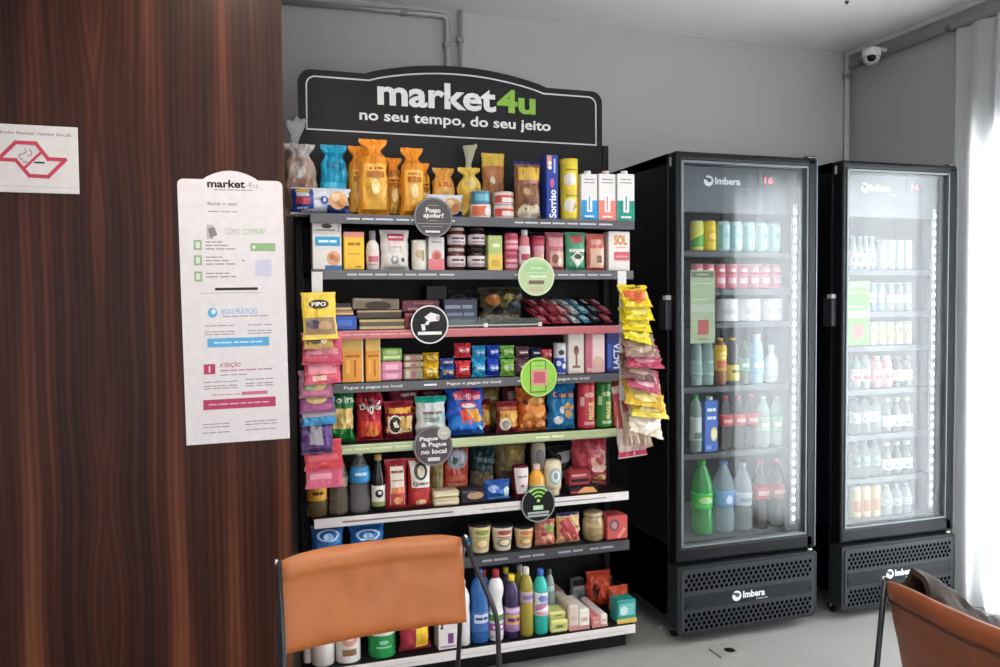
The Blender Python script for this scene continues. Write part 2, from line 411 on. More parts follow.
# ------------------------------------------------------------------ the room
WY, WX, CZ = 3.62, 3.19, 2.712          # back wall, window wall, ceiling
def wood_mat():
    M = bpy.data.materials.new('walnut_panel'); M.use_nodes = True; nt = M.node_tree; N = nt.nodes; L = nt.links
    p = N['Principled BSDF']; p.inputs['Roughness'].default_value = .42; p.inputs['Specular IOR Level'].default_value = .18
    tc = N.new('ShaderNodeTexCoord'); sp = N.new('ShaderNodeSeparateXYZ'); L.new(tc.outputs['Object'], sp.inputs[0])
    def mth(op, a, b=None):
        n = N.new('ShaderNodeMath'); n.operation = op
        for i, q in enumerate((a, b)):
            if q is None: continue
            if isinstance(q, (int, float)): n.inputs[i].default_value = q
            else: L.new(q, n.inputs[i])
        return n.outputs[0]
    ax0 = at(100, 300, WOODY).x; leaf = at(228, 300, WOODY).x-ax0
    px = mth('PINGPONG', mth('ADD', sp.outputs[0], 20*leaf-ax0), leaf)          # book-matched leaves
    wig = mth('MULTIPLY', mth('SINE', mth('MULTIPLY', sp.outputs[2], 9.0)), mth('MULTIPLY', mth('SINE', mth('MULTIPLY', sp.outputs[2], 2.3)), .014))
    fall = mth('POWER', 2.718, mth('MULTIPLY', px, -9.0))
    px = mth('ADD', px, mth('MULTIPLY', wig, fall))                      # the figure pinches along each joint
    def vec(sx, sz, off=0):
        c = N.new('ShaderNodeCombineXYZ'); L.new(mth('MULTIPLY', px, sx), c.inputs[0]); L.new(mth('MULTIPLY', sp.outputs[2], sz), c.inputs[1]); c.inputs[2].default_value = off; return c.outputs[0]
    n1 = N.new('ShaderNodeTexNoise'); n1.inputs['Scale'].default_value = 1; n1.inputs['Detail'].default_value = 2.5; n1.inputs['Distortion'].default_value = 1.1; L.new(vec(9, .32), n1.inputs['Vector'])
    n2 = N.new('ShaderNodeTexNoise'); n2.inputs['Scale'].default_value = 1; n2.inputs['Detail'].default_value = 6; L.new(vec(38, .9, 4), n2.inputs['Vector'])
    w = N.new('ShaderNodeTexWave'); w.inputs['Scale'].default_value = 2.2; w.inputs['Distortion'].default_value = 5; w.inputs['Detail'].default_value = 2; w.inputs['Detail Scale'].default_value = .8; L.new(vec(8, .5, 2), w.inputs['Vector'])
    s = mth('ADD', mth('ADD', mth('MULTIPLY', n1.outputs['Fac'], .80), mth('MULTIPLY', n2.outputs['Fac'], .14)), mth('MULTIPLY', w.outputs['Fac'], .06))
    r = N.new('ShaderNodeValToRGB'); L.new(s, r.inputs[0]); e = r.color_ramp.elements
    e[0].position = .36; e[0].color = lin(0x210f09)+[1]; e[1].position = .70; e[1].color = lin(0x6c3f2b)+[1]
    q = e.new(.48); q.color = lin(0x381a10)+[1]; q = e.new(.57); q.color = lin(0x50291b)+[1]
    L.new(r.outputs[0], p.inputs['Base Color']); return M
def floor_mat():
    M = mat(0xa3a19d, .32, vary=.07, scale=2.5); return M
b = MB(); b.box(-4, 5, -3.2, WY+.15, -.12, 0, floor_mat()); struct(b.build('floor'))
b = MB(); b.box(-4, 5, -3.2, WY+.15, CZ, CZ+.12, mat(0xf3f3f1, .8, vary=.03, scale=1.5)); struct(b.build('ceiling'))
wallm = mat(0xb4b3b0, .75, vary=.03, scale=2)
b = MB(); b.box(-4, WX+.15, WY, WY+.15, 0, CZ, wallm); struct(b.build('wall_back'))
b = MB(); m2 = mat(0xa9a8a8, .75, vary=.03, scale=2)                      # window wall round one tall opening
WN0, WN1, WZ0, WZ1 = 1.08, 2.78, .06, 2.12
b.box(WX, WX+.15, WN1, WY, 0, CZ, m2); b.box(WX, WX+.15, -3.2, WN0, 0, CZ, m2); b.box(WX, WX+.15, WN0, WN1, WZ1, CZ, m2); b.box(WX, WX+.15, WN0, WN1, 0, WZ0, m2)
struct(b.build('wall_right'))
b = MB(); b.box(-4.0, -3.85, -3.2, WY, 0, CZ, wallm); struct(b.build('wall_left'))
WOODY = 2.50
b = MB(); b.box(-3.85, .158, WOODY, WY, 0, CZ, wood_mat()); struct(b.build('wall_panelled'))
wf = MB(); al = mat(0x8c8f92, .4, .6)
for (y0, y1, z0, z1) in ((WN0, WN0+.05, WZ0, WZ1), (WN1-.05, WN1, WZ0, WZ1), (WN0, WN1, WZ0, WZ0+.05), (WN0, WN1, WZ1-.05, WZ1), (1.84, 1.89, WZ0, WZ1)):
    wf.box(WX+.05, WX+.10, y0, y1, z0, z1, al, .004)
w1 = struct(wf.build('window_1'))
gp = MB(); gp.box(WX+.07, WX+.076, WN0+.05, WN1-.05, WZ0+.05, WZ1-.05, glass_mat('window_glass', 1.45)); gp.build('pane', w1)
b = MB(); b.box(WX-.045, WX, -3.2, WY, CZ-.028, CZ, mat(0xc4c3c1, .6), .004); struct(b.build('trim_1'))

# sheer curtain
def sheer():
    M = bpy.data.materials.new('sheer_voile'); M.use_nodes = True; nt = M.node_tree; N = nt.nodes; L = nt.links; N.clear()
    o = N.new('ShaderNodeOutputMaterial'); t = N.new('ShaderNodeBsdfTransparent'); tr = N.new('ShaderNodeBsdfTranslucent'); d = N.new('ShaderNodeBsdfDiffuse')
    tr.inputs[0].default_value = d.inputs[0].default_value = (.93, .94, .95, 1)
    tc = N.new('ShaderNodeTexCoord'); wv = N.new('ShaderNodeTexNoise'); wv.inputs['Scale'].default_value = 220; L.new(tc.outputs['Object'], wv.inputs[0])
    a = N.new('ShaderNodeMixShader'); a.inputs[0].default_value = .22; L.new(tr.outputs[0], a.inputs[1]); L.new(d.outputs[0], a.inputs[2])
    mp = N.new('ShaderNodeMath'); mp.operation = 'MULTIPLY'; mp.inputs[1].default_value = .05; L.new(wv.outputs['Fac'], mp.inputs[0])
    c = N.new('ShaderNodeMixShader'); L.new(mp.outputs[0], c.inputs[0]); L.new(a.outputs[0], c.inputs[1]); L.new(t.outputs[0], c.inputs[2])
    L.new(c.outputs[0], o.inputs[0]); return M
cu = MB(); SHEER = sheer(); CY0, CY1 = 1.02, 2.88
def cfn(u, v):
    y = CY0+(CY1-CY0)*u; k = .35+.65*(1-v)
    x = 3.138+.020*math.sin(y*47+1.3*math.sin(y*9))*(.6+.4*k)+.008*noise.noise(Vector((y*9, v*.9, 2)))
    return (x, y+.010*math.sin(y*31+v*1.5), .015+v*2.59)
cu.grid(cfn, 260, 14, SHEER)
cur = tag(cu.build('curtain'), 'sheer white floor-length curtain hanging in soft folds over the bright window', 'curtain')
b = MB(); b.tube([(3.155, -1.0, 2.63), (3.155, 3.58, 2.63)], .013, mat(0xb4b3b0, .4, .3), 12)
for y in (.2, 1.6, 2.95, 3.5): b.box(3.137, 3.19, y-.012, y+.012, 2.617, 2.643, mat(0x77767a, .5), .003)
tag(b.build('curtain_rail'), 'long pale grey rail running below the ceiling above the sheer curtain', 'curtain rail')

# pipes along the back wall
pm = mat(0xaaa9a6, .35, .35)
def pipe(pts, label, r=.011, clips=()):
    t = thing('conduit_pipe', label, 'pipe', pts[0]); o = Vector(pts[0])
    q = MB(); q.tube([Vector(p)-o for p in pts], r, pm, 12); q.build('tube', t)
    for c in clips:
        k = MB(); c = Vector(c)-o; k.box(c.x-.017, c.x+.017, c.y-.016, c.y+.02, c.z-.012, c.z+.012, mat(0x93928f, .4, .4), .004); k.build('clip', t)
    return t
yp = WY-.02
a0 = at(240, -2.5, yp); a1 = at(440, 15.5, yp); a2 = at(447, 21, yp); a3 = at(447, 90, yp)
pipe([a0, a1, at(445, 16.5, yp), a2, Vector((a2.x, yp, a3.z)), Vector((a2.x, yp, 1.2))], 'grey conduit running under the ceiling and bending down behind the market sign', .013, [at(404, 12.5, yp), at(447, 45, yp)])
c0 = at(460, 14, yp); pipe([Vector((c0.x, yp, CZ)), Vector((c0.x, yp, 1.2))], 'straight vertical grey conduit dropping from ceiling to behind the market sign', .010, [at(460, 40, yp)])
pm = mat(0xcfcecb, .4, .1)
d0 = at(847, 60, yp); pipe([Vector((d0.x, yp, CZ)), Vector((d0.x, yp, 0.02))], 'pale vertical conduit in the room corner above the further fridge', .012, [Vector((d0.x, yp, 2.58))])

# dome camera in the corner
cp = at_x(871.5, 55, 3.06)
sec = thing('ceiling_camera', 'small white dome security camera mounted in the ceiling corner beside the curtain', 'camera', (cp.x, cp.y, cp.z+.008))
k = MB(); k.lathe([(.030, .026), (.040, .022), (.044, .010), (.044, -.015), (.040, -.02)][::-1], mat(0xdcdcda, .4), 28); k.box(-.015, WX-cp.x, -.015, .015, .012, .028, mat(0xcfcfcd, .4), .004); k.build('base', sec)
k = MB(); dr = (Vector(EYEP)-cp).normalized()
k.lathe([(.040, -.02), (.038, -.034), (.030, -.048), (.016, -.056), (.002, -.058)][::-1], mat(0xc9c9c8, .3), 28); k.build('dome', sec)
k = MB(); k.lathe([(.006, .0), (.021, .002), (.021, .012), (.012, .0205), (.002, .0205)], mat(0x0b0b0d, .15), 24); l_ = k.build('lens', sec, (dr.x*.022, dr.y*.022, -.026)); l_.rotation_euler = dr.to_track_quat('Z', 'Y').to_euler()
h0 = at(847, 2, 3.0); h0 = EYEP+ray(847, 1.5)*((CZ-EYE)/ray(847, 1.5).z)
k = MB(); k.lathe([(.018, 0), (.016, .006), (.006, .010), (.005, .02)][::-1] if 0 else [(.002, -.013), (.005, -.009), (.003, -.006), (.010, -.004), (.010, 0)], mat(0x4a4744, .4), 16)
tag(k.build('ceiling_hook', None, (h0.x, h0.y, CZ)), 'tiny dark hook fixed to the white ceiling', 'hook')

# ------------------------------------------------------------------ notices on the wood panel
def outline(x0, x1, zlo, zs, zp, r, a0=.20, a1=.80, n=22):
    w = x1-x0; P = [(x0, zlo), (x1, zlo)]
    for i in range(7): a = math.pi/2*i/6; P.append((x1-r+r*math.cos(a), zs-r+r*math.sin(a)))
    for i in range(n+1):
        t = 1-i/n; u = a0+(a1-a0)*t; s_ = math.sin(math.pi*t)
        P.append((x0+w*u, zs+(zp-zs)*s_**.8))
    for i in range(7): a = math.pi/2+math.pi/2*i/6; P.append((x0+r+r*math.cos(a), zs-r+r*math.sin(a)))
    return P
py = WOODY-.004
pl, pr_, pb, ptp = at(183, 300, py), at(287.3, 300, py), at(236, 442, py), at(236, 171, py)
PW, PH = pr_.x-pl.x, ptp.z-pb.z
k = MB(); k.prism(outline(-PW/2, PW/2, 0, PH-.026, PH, .016, .24, .76), 0, .003, mat(0xddd5d7, .6))
DK, GR, GN, BL, MG = 0x4a4647, 0x9a9296, 0x8fae7a, 0x55a3cf, 0xb0365c
def V(y): return (443.5-y)/(442-171)          # page rows taken from the photo, 0 bottom .. 1 top
def U(x): return (x-181.3)/105.0
pa = [('t', U(226.5), V(185.5), .36, .029, 'market', 0x1f1d1e, .03), ('t', U(252.5), V(186), .11, .022, '4u', 0xb9b3b2, .02)]
pa += tl(U(214), U(254), V(191.5), .004, GR, 6, 1)
pa += [('t', U(222.5), V(205.5), .28, .015, 'Baixe o app!', DK, .0)]+tl(U(208), U(238), V(213), .004, GR, 3, 2)
pa += [('t', U(245), V(232.5), .38, .022, 'COMO COMPRAR?', GN, .0)]
pa += [('r', U(206.5), V(240), U(213), V(226), 0xb5abad), ('p', [(U(210), V(239)), (U(217), V(236)), (U(214), V(228)), (U(207.5), V(230))], 0x857b7e)]
for yy, n in ((246, 3), (261, 3), (277, 2)):
    pa += [('r', U(193.5), V(yy+5), U(201.5), V(yy-5), GN), ('r', U(195.5), V(yy+3), U(199.5), V(yy-3), 0xd6d3d0)]
    for q in range(n): pa += tl(U(205), U(222+7*((q+yy) % 3)), V(yy-3+q*3.4), .005, GR, 3, yy+q)
pa += [('r', U(250), V(252), U(275.5), V(244), GN), ('e', U(253.5), V(248), .014, .006, 0xe8e6e2), ('r', U(254.5), V(277.5), U(271.5), V(260.5), 0xc6c3d4), ('e', U(242.5), V(261.5), .008, .003, 0x333333)]
pa += [('r', U(214), V(291), U(257), V(288.3), 0x2f2c2d)]+tl(U(199), U(272), V(293.6), .0025, 0xb5adb0, 1, 3)
pa += [('e', U(211), V(313), .045, .018, BL), ('e', U(212), V(312), .022, .010, 0xcfe2ee), ('t', U(238), V(311.5), .34, .025, 'BOAS PRÁTICAS', BL, .0)]+tl(U(221), U(268), V(317), .004, GR, 5, 5)
for yy in (326, 332, 334.6): pa += tl(U(203), U(234), V(yy), .004, GR, 4, int(yy))+tl(U(246), U(272), V(yy), .004, GR, 3, int(yy)+9)
pa += [('r', U(205.5), V(347.5), U(268), V(338.5), BL)]+tl(U(212), U(262), V(343), .006, 0xb9daee, 6, 8)
pa += [('r', U(201.5), V(374), U(213), V(364), MG), ('r', U(206.5), V(372), U(208), V(366), 0xe8d8dc), ('t', U(228), V(365.5), .20, .024, 'ATENÇÃO', MG, .01)]
pa += tl(U(218), U(272), V(371), .005, 0xb07c8c, 6, 9)+tl(U(218), U(246), V(375.5), .004, GR, 3, 10)
for yy in (382, 386, 388.5): pa += tl(U(201), U(236), V(yy), .004, GR, 4, int(yy)+1)+tl(U(243), U(273), V(yy-1), .004, GR, 3, int(yy)+4)
pa += tl(U(209), U(238), V(395), .004, 0xc08a9a, 4, 11)+[('r', U(239), V(396.5), U(265.5), V(393), 0xc76f88), ('r', U(200.5), V(409.5), U(274), V(399.5), MG)]+tl(U(206), U(268), V(404.5), .005, 0xdba5b5, 7, 12)
for yy in (424, 427, 432.5): pa += tl(U(200), U(228), V(yy), .004, GR, 4, int(yy)+1)+tl(U(242), U(276), V(yy-.5), .004, GR, 4, int(yy)+4)
k.art(pa, lambda u, v, l: (-PW/2+(u+(v-.42)*.05)*PW, -l, v*PH), False, .0003)
po = tag(k.build('instruction_sign', None, ((pl.x+pr_.x)/2, py, pb.z)), 'tall white market instruction poster with rounded arched top on the wood panel', 'poster'); po.rotation_euler.y = -math.radians(.6)

sl, sr_ = at(-20, 160, py), at(78.5, 160, py); sb, st = at(40, 193, py).z, at(40, 125.5, py).z
SW, SHH = sr_.x-sl.x, st-sb
k = MB(); k.box(-SW/2, SW/2, 0, .003, 0, SHH, mat(0xcfc9c8, .55), .001, 1)
RD = 0xb5324a
sgx = lambda x: (x+20)/98.5
sgy = lambda y: (193-y)/67.5
def zig(pts, w, c):
    out = []
    for (x0, y0), (x1, y1) in zip(pts, pts[1:]):
        dx, dy = x1-x0, y1-y0; n = math.hypot(dx, dy); ox, oy = -dy/n*w/2, dx/n*w/2; ex, ey = dx/n*w*.4, dy/n*w*.4
        out.append(('p', [(sgx(x0-ex-ox), sgy(y0-ey-oy)), (sgx(x1+ex-ox), sgy(y1+ey-oy)), (sgx(x1+ex+ox), sgy(y1+ey+oy)), (sgx(x0-ex+ox), sgy(y0-ey+oy))][::-1], c))
    return out
sa = [('t', sgx(27), sgy(133.8), .92, .070, 'É proibido fumar neste local.', 0x3b3636, .0)]
sa += zig([(-16, 160.5), (15, 161), (28, 176), (47, 176.5), (65, 158.8), (47.5, 158.6), (35.5, 143.5), (15.5, 143.5), (-2, 160.5)], 3.8, RD)+zig([(24, 168), (41, 152)], 2.6, RD)
sa += [('r', sgx(33.5), sgy(163.4), sgx(44), sgy(161.8), 0x241d1d), ('r', sgx(22), sgy(163.4), sgx(26.5), sgy(161.8), 0x8f8585)]
sa += [q[:2]+(0x6b6262,) if 0 else q for q in zig([(22, 161), (18.5, 158), (19, 155.5), (23, 154.5), (26, 152.5), (24.5, 149.5)], .8, 0x6b6262)+zig([(27, 157), (31, 155), (31.5, 152), (28.5, 150)], .8, 0x6b6262)]
sa += [('r', .03, sgy(187.2), sgx(74), sgy(186.8), 0xa39c9c)]
k.art(sa, lambda u, v, l: (-SW/2+u*SW, -l, v*SHH), False, .0003)
tag(k.build('no_smoking_sign', None, ((sl.x+sr_.x)/2, py, sb)), 'white no-smoking notice with red zigzag outline and crossed cigarette on the wood panel', 'sign')

# ------------------------------------------------------------------ the shelving unit
BK = 0x121114; bkm = mat(BK, .5); SGY = 3.085
un = thing('shelving_unit', 'tall black grocery shelving unit with arched market sign on top, packed with food', 'shelving unit', (.876, 3.0, 0))
UO = Vector((.876, 3.0, 0))
def upart(mb, name, parent=None):
    for v in mb.v: v -= UO
    return mb.build(name, parent or un)
k = MB(); k.box(SX0-.015, SX1+.015, 3.17, 3.20, .05, 2.0, bkm); upart(k, 'back_panel')
for x0, x1 in ((SX0-.03, SX0-.001), (SX1+.001, SX1+.026)):
    k = MB(); k.box(x0, x1, 3.125, 3.20, .001, 2.045, mat(0x1b1a1e, .4), .003)
    for z in range(14): k.box((x0+x1)/2-.004, (x0+x1)/2+.004, 3.1235, 3.1255, .3+z*.115, .34+z*.115, 0x050506)
    upart(k, 'side_post')
k = MB(); k.box(SX0, SX1, 2.93, 3.17, .001, .07, mat(0x121114, .5), .003); upart(k, 'kick_plate')
# sign board
s0, s1 = at(298.5, 100, SGY), at(602, 100, SGY); zb = at(450, 136, SGY).z; W = s1.x-s0.x
zsh = at(300, 68.3, SGY).z; zpk = at(432, 64.3, SGY).z; zlo = zb-.03
k = MB(); ol = outline(s0.x, s1.x, 1.70, zsh, zpk, .045); k.prism(ol, SGY, SGY+.03, mat(0x1d1c1e, .5))
inn = outline(s0.x+.026, s1.x-.026, zb-.006, zsh-.022, zpk-.028, .035); lw = .0055
n = len(inn); base = len(k.v)
cxm = sum(p[0] for p in inn)/n; czm = sum(p[1] for p in inn)/n
for i in range(n):
    a, b_, c = Vector(inn[i-1]), Vector(inn[i]), Vector(inn[(i+1) % n]); t = (c-a).normalized(); nn = Vector((-t.y, t.x))
    if i in (0, 1): nn = Vector((.75 if i == 0 else -.75, .9))
    q = b_+nn*lw; k.v.append(Vector((b_.x, SGY-.001, b_.y))); k.v.append(Vector((q.x, SGY-.001, q.y)))
for i in range(n):
    j = (i+1) % n; k.face((base+2*i, base+2*j, base+2*j+1, base+2*i+1), 0xd6d5d2)
def sg_text(t, xa, xb, yb, yt, col, bold):
    A = at(xa, yb[0], SGY); B_ = at(xb, yb[1], SGY); h = at(xa, yb[0], SGY).z-at(xa, yt+0, SGY).z
    w = B_.x-A.x; h = abs(h); vs, fs = text_shape(t, bold); nb = len(k.v)
    for a, b_ in vs: k.v.append(Vector((A.x+a*w, SGY-.0012, (A.z+B_.z)/2+b_*h)))
    for f in fs: k.face([nb+i for i in f], col)
WH = 0xe8e7e4
sg_text('market', 377.5, 496, (105, 112.7), 78, WH, .03)
sg_text('4u', 497, 535.5, (112, 115.6), 88.5, 0x86b340, .035)
sg_text('no seu tempo, do seu jeito', 359.5, 550.5, (123, 134.5), 109, WH, .022)
upart(k, 'header_sign')
railc = {'A': 0x59595d, 'B': 0x626266, 'C': 0xbf6c70, 'D': 0x5a5a5e, 'E': 0xb3bf93, 'F': 0xdcd6d4, 'G': 0x414145, 'H': 0xe0dad8}
txc = {'A': 0xd0d0d0, 'B': 0xc8c8c8, 'C': 0xe0b0b0, 'D': 0xe8e8e8, 'E': 0xd6dec0, 'F': 0x77726f, 'G': 0x97979a, 'H': 0xb9b5b3}
for s, (fy, fz, rh, dp) in SH.items():
    k = MB(); k.box(SX0+.002, SX1-.002, fy+.004, 3.168, fz-.022, fz-.001, mat(0x1a191c, .5), .002)
    so = upart(k, 'shelf')
    k = MB(); k.box(SX0, SX1, fy-.004, fy+.004, fz-rh, fz-.0006, mat(railc[s], .4), .0015)
    w = SX1-SX0; mp = lambda u, v, l: (SX0+u*w, fy-.004-l, fz-rh+v*rh)
    A_ = []
    if s in 'AB': A_ = tl(.10, .42, .5, .16, txc[s], 7, ord(s))+tl(.60, .93, .5, .16, txc[s], 7, ord(s)+1)
    elif s == 'C': A_ = [('r', .0, .08, 1, .16, 0xb0666a), ('r', 0, .84, 1, .92, 0xd09296)]+tl(.08, .30, .5, .12, txc[s], 5, 3)
    elif s == 'D':
        for u0 in (.08, .385, .68): A_ += [('t', u0+.095, .5, .17, .40, 'Pague e pague no local', txc[s], .01)]+tl(u0-.06, u0-.015, .5, .2, txc[s], 1, 5)
    elif s == 'E': A_ = [('r', .0, .06, 1, .14, 0x98a47c), ('r', 0, .86, 1, .94, 0xc8d2ab)]+tl(.06, .34, .5, .16, txc[s], 5, 4)+tl(.68, .78, .5, .2, 0xe6ecd4, 2, 4)
    elif s == 'F': A_ = [('r', .08, .38, .41, .56, txc[s]), ('r', .50, .38, .62, .5, 0xa49f9c), ('r', .74, .42, .92, .54, txc[s])]
    elif s == 'G':
        for u0 in (.50, .62, .75, .86): A_ += tl(u0, u0+.09, .5, .2, txc[s], 2, int(u0*99))
    else: A_ = [('r', .02, .40, .30, .46, txc[s]), ('r', .42, .40, .97, .46, txc[s])]
    k.art(A_, mp, False, .0004); upart(k, 'price_rail', so)
# ------------------------------------------------------------------ glass-door fridges
BODY = mat(0x101116, .38, coat=.15); DOORM = mat(0x121417, .4); GRM = mat(0x26292d, .5); VOID = mat(0x040406, 1, 0, 'void'); LINER = mat(0x5d636a, .5)
FGLASS = glass_mat('door_glass', 1.62, (.95, .97, .97), .004)
FT = 1.985
def fridge(x0, x1, label, rows, sticker, px_logo):
    O = Vector(((x0+x1)/2, 2.85, 0)); t = thing('display_fridge', label, 'fridge', O); w = x1-x0; h2 = w/2
    def part(mb, name, parent=None): return mb.build(name, parent or t)
    k = MB()                                                        # cabinet shell
    D0, D1 = .065, .70
    for a in ((-h2, -h2+.035, D0, D1, .10, FT), (h2-.035, h2, D0, D1, .10, FT), (-h2, h2, D0, D1, FT-.045, FT), (-h2, h2, D1-.04, D1, .10, FT), (-h2, h2, D0, D1, .10, .40)):
        k.box(*a, BODY, .004)
    part(k, 'cabinet')
    k = MB()
    for a in ((-h2+.035, -h2+.041, D0+.01, D1-.04, .40, FT-.045), (h2-.041, h2-.035, D0+.01, D1-.04, .40, FT-.045), (-h2+.035, h2-.035, D1-.046, D1-.04, .40, FT-.045), (-h2+.035, h2-.035, D0+.01, D1-.04, .395, .401), (-h2+.035, h2-.035, D0+.01, D1-.04, FT-.051, FT-.045)):
        k.box(*a, LINER)
    part(k, 'liner')
    # header with lettering behind the glass
    k = MB(); k.box(-h2+.04, h2-.04, D0+.012, D0+.05, 1.755, FT-.046, mat(0x5b6066, .4), .003)
    hd = lambda u, v, l: (-h2+.04+u*(w-.08), D0+.012-l, 1.755+v*(FT-.046-1.755))
    k.art(logo(.265, .70, .038, .205, .12)+tl(.52, .60, .55, .03, 0x7f858b, 2, 2), hd, False); hp = part(k, 'header_panel')
    k = MB(); k.box(.10, .20, D0+.009, D0+.013, 1.872, 1.918, mat(0x565a60, .4), .002)
    k.art([('t', .5, .5, .40, .62, '16', emis(0xff6a80, 2.2), .01)], lambda u, v, l: (.10+.10*u, D0+.009-l, 1.872+.046*v), False); part(k, 'temperature_display', hp)
    # door
    dz0, dz1 = .335, FT
    dr = MB(); fl, fr, fb, ft = .024, .046, .064, .036
    dr.box(-h2, -h2+fl, 0, .06, dz0, dz1, DOORM, .008); dr.box(h2-fr, h2, 0, .06, dz0, dz1, DOORM, .008)
    dr.box(-h2+.004, h2-.004, 0, .06, dz0, dz0+fb, DOORM, .012); dr.box(-h2+.004, h2-.004, .0, .06, dz1-ft, dz1, DOORM, .012)
    d = part(dr, 'door')
    tr = MB(); tm = mat(0x72797d, .35, .3)
    gx0, gx1, gz0, gz1 = -h2+fl, h2-fr, dz0+fb, dz1-ft
    for a in ((gx0-.001, gx0+.010, gz0, gz1), (gx1-.006, gx1+.001, gz0, gz1), (gx0, gx1, gz0-.001, gz0+.007), (gx0, gx1, gz1-.007, gz1+.001)): tr.box(a[0], a[1], -.002, .03, a[2], a[3], tm, .002)
    tr.box(h2-.004, h2+.001, -.002, .012, dz0+.01, dz1-.01, tm, .001); part(tr, 'door_trim', d)
    g = MB(); g.box(gx0, gx1, .014, .018, gz0, gz1, FGLASS); part(g, 'door_glass', d)
    hn = MB(); zt = at(665, 300, 2.9).z; zb_ = at(665, 330, 2.9).z
    hn.box(-h2-.028, -h2+.001, .030, .085, zb_, zt, mat(0x303338, .4), .006); hn.box(-h2-.026, -h2-.002, .032, .062, zt, zt+.018, mat(0xb9bbb8, .4), .002); part(hn, 'handle', d)
    tg = MB(); tg.box(-h2-.001, -h2+.003, .035, .05, 1.93, 1.965, mat(0xb5b8ba, .4), .001); part(tg, 'hinge_tag', d)
    hi = MB(); hi.lathe([(.010, 0), (.013, .002), (.013, .012), (.010, .014)], mat(0xc8cacb, .25, .8), 14, 1, h2-.02, .012, dz0-.016); part(hi, 'hinge', d)
    hi = MB(); hi.box(h2-.05, h2-.005, .0, .03, dz1, dz1+.008, mat(0x5a5d60, .35, .5), .003); part(hi, 'hinge', d)
    # lower grille panel
    q = MB(); r = .03; z0, z1 = .045, .325; P = []
    for cx, cz, a0 in ((h2-r, z0+r, -90), (h2-.012, z1-.012, 0), (-h2+.012, z1-.012, 90), (-h2+r, z0+r, 180)):
        rr = r if cz < .2 else .012
        for i in range(6): a = math.radians(a0+90*i/5); P.append((cx+rr*math.cos(a), cz+rr*math.sin(a)))
    q.prism(P, -.012, .10, GRM)
    R2 = [(x*.955, z0+.014+(z-z0)*.90) for x, z in P]
    q.prism(R2, -.016, -.0115, mat(0x2a2d32, .5))
    H = []; hw = w*.955; nc = 26
    def hole(cx, cz, s=.0082): H.append(('p', [(cx-s*.4, cz-s), (cx+s*.4, cz-s), (cx+s, cz), (cx+s*.4, cz+s), (cx-s*.4, cz+s), (cx-s, cz)], VOID))
    for r0 in (.232, .071):
        for j in range(4):
            for i in range(nc): hole(-hw/2+.022+(i+(j % 2)*.5)*(hw-.056)/(nc-1), r0+j*.0182)
    q.art(H, lambda u, v, l: (u, -.016-l, v), False, .0004)
    q.box(-hw/2+.012, hw/2-.012, -.0185, -.015, .150, .208, mat(0x222529, .4), .004)
    bd = lambda u, v, l: (-hw/2+u*hw, -.0185-l, .150+v*.058)
    q.art(logo(.40, .55, .034, .165, .37)+tl(.545, .64, .16, .10, 0x8f9397, 3, 1), bd, False)
    q.art([('r', .02, .2, .05, .5, 0x101114), ('r', .955, .2, .975, .5, 0x101114)], bd, False)
    part(q, 'grille_panel')
    # shelves, led strip, casters
    for z in rows:
        s = MB(); wm = mat(0x40454a, .35, .3)
        s.box(-h2+.042, h2-.042, .086, .096, z-.026, z-.002, wm, .002)
        for i in range(15): x = -h2+.06+i*(w-.12)/14; s.box(x-.0025, x+.0025, .096, D1-.07, z-.006, z-.001, wm)
        s.box(-h2+.042, h2-.042, D1-.085, D1-.075, z-.012, z-.001, wm); part(s, 'shelf')
    s = MB(); s.box(h2-.062, h2-.042, .074, .09, .42, 1.80, mat(0xcfd3d6, .4), .003); ls = part(s, 'led_strip')
    s = MB(); s.box(h2-.059, h2-.046, .0715, .0745, 0, .017, emis(0xf3f8ff, 3)); lo = part(s, 'led', ls); lo.location.z = .44
    for i in range(1, 34): c = lo.copy(); C.objects.link(c); c.location.z = .44+i*.04
    for cx in (-h2+.05, h2-.05):
        for cy in (.10, .62):
            c = MB(); c.box(cx-.022, cx+.022, cy-.02, cy+.02, .052, .10, mat(0x2a2b2e, .4, .4), .004)
            n = len(c.v); c.lathe([(.026, -.011), (.030, -.008), (.030, .008), (.026, .011)], mat(0x141416, .5), 20)
            for v in c.v[n:]: v.x, v.y, v.z = cx+v.z, cy+v.x, .0305+v.y
            c.lathe([(.005, -.016), (.005, .016)], mat(0xb6b8ba, .3, .7), 10, 1, 0, 0)
            for v in c.v[-20:]: v.x, v.y, v.z = cx-.0+v.z, cy+v.x, .030+v.y
            part(c, 'caster')
    # green notice on the glass
    sx0, sx1, sy0, sy1, colr, lab_ = sticker
    A, B_ = at(sx0, sy0, 2.8694), at(sx1, sy1, 2.8694); s = MB(); W_, H_ = B_.x-A.x, A.z-B_.z
    s.box(0, W_, 0, .0010, 0, H_, mat(colr, .85))
    s.art([('r', .04, .90, .96, .98, 0x6c6f5c), ('r', .25, .93, .75, .95, 0xa7ab98), ('r', .02, .43, .98, .53, 0xb5bcae), ('r', .30, .12, .74, .32, 0xb04a42), ('r', .32, .05, .72, .065, 0x8a5a55)]+tl(.1, .9, .82, .012, 0xc9d8b8, 5, 1)+tl(.1, .7, .60, .012, 0xc9d8b8, 4, 2), lambda u, v, l: (u*W_, -l, v*H_), False, .0003)
    o = s.build('notice_sticker', None, (A.x, 2.8694, B_.z)); tag(o, lab_, 'sticker')
    return t
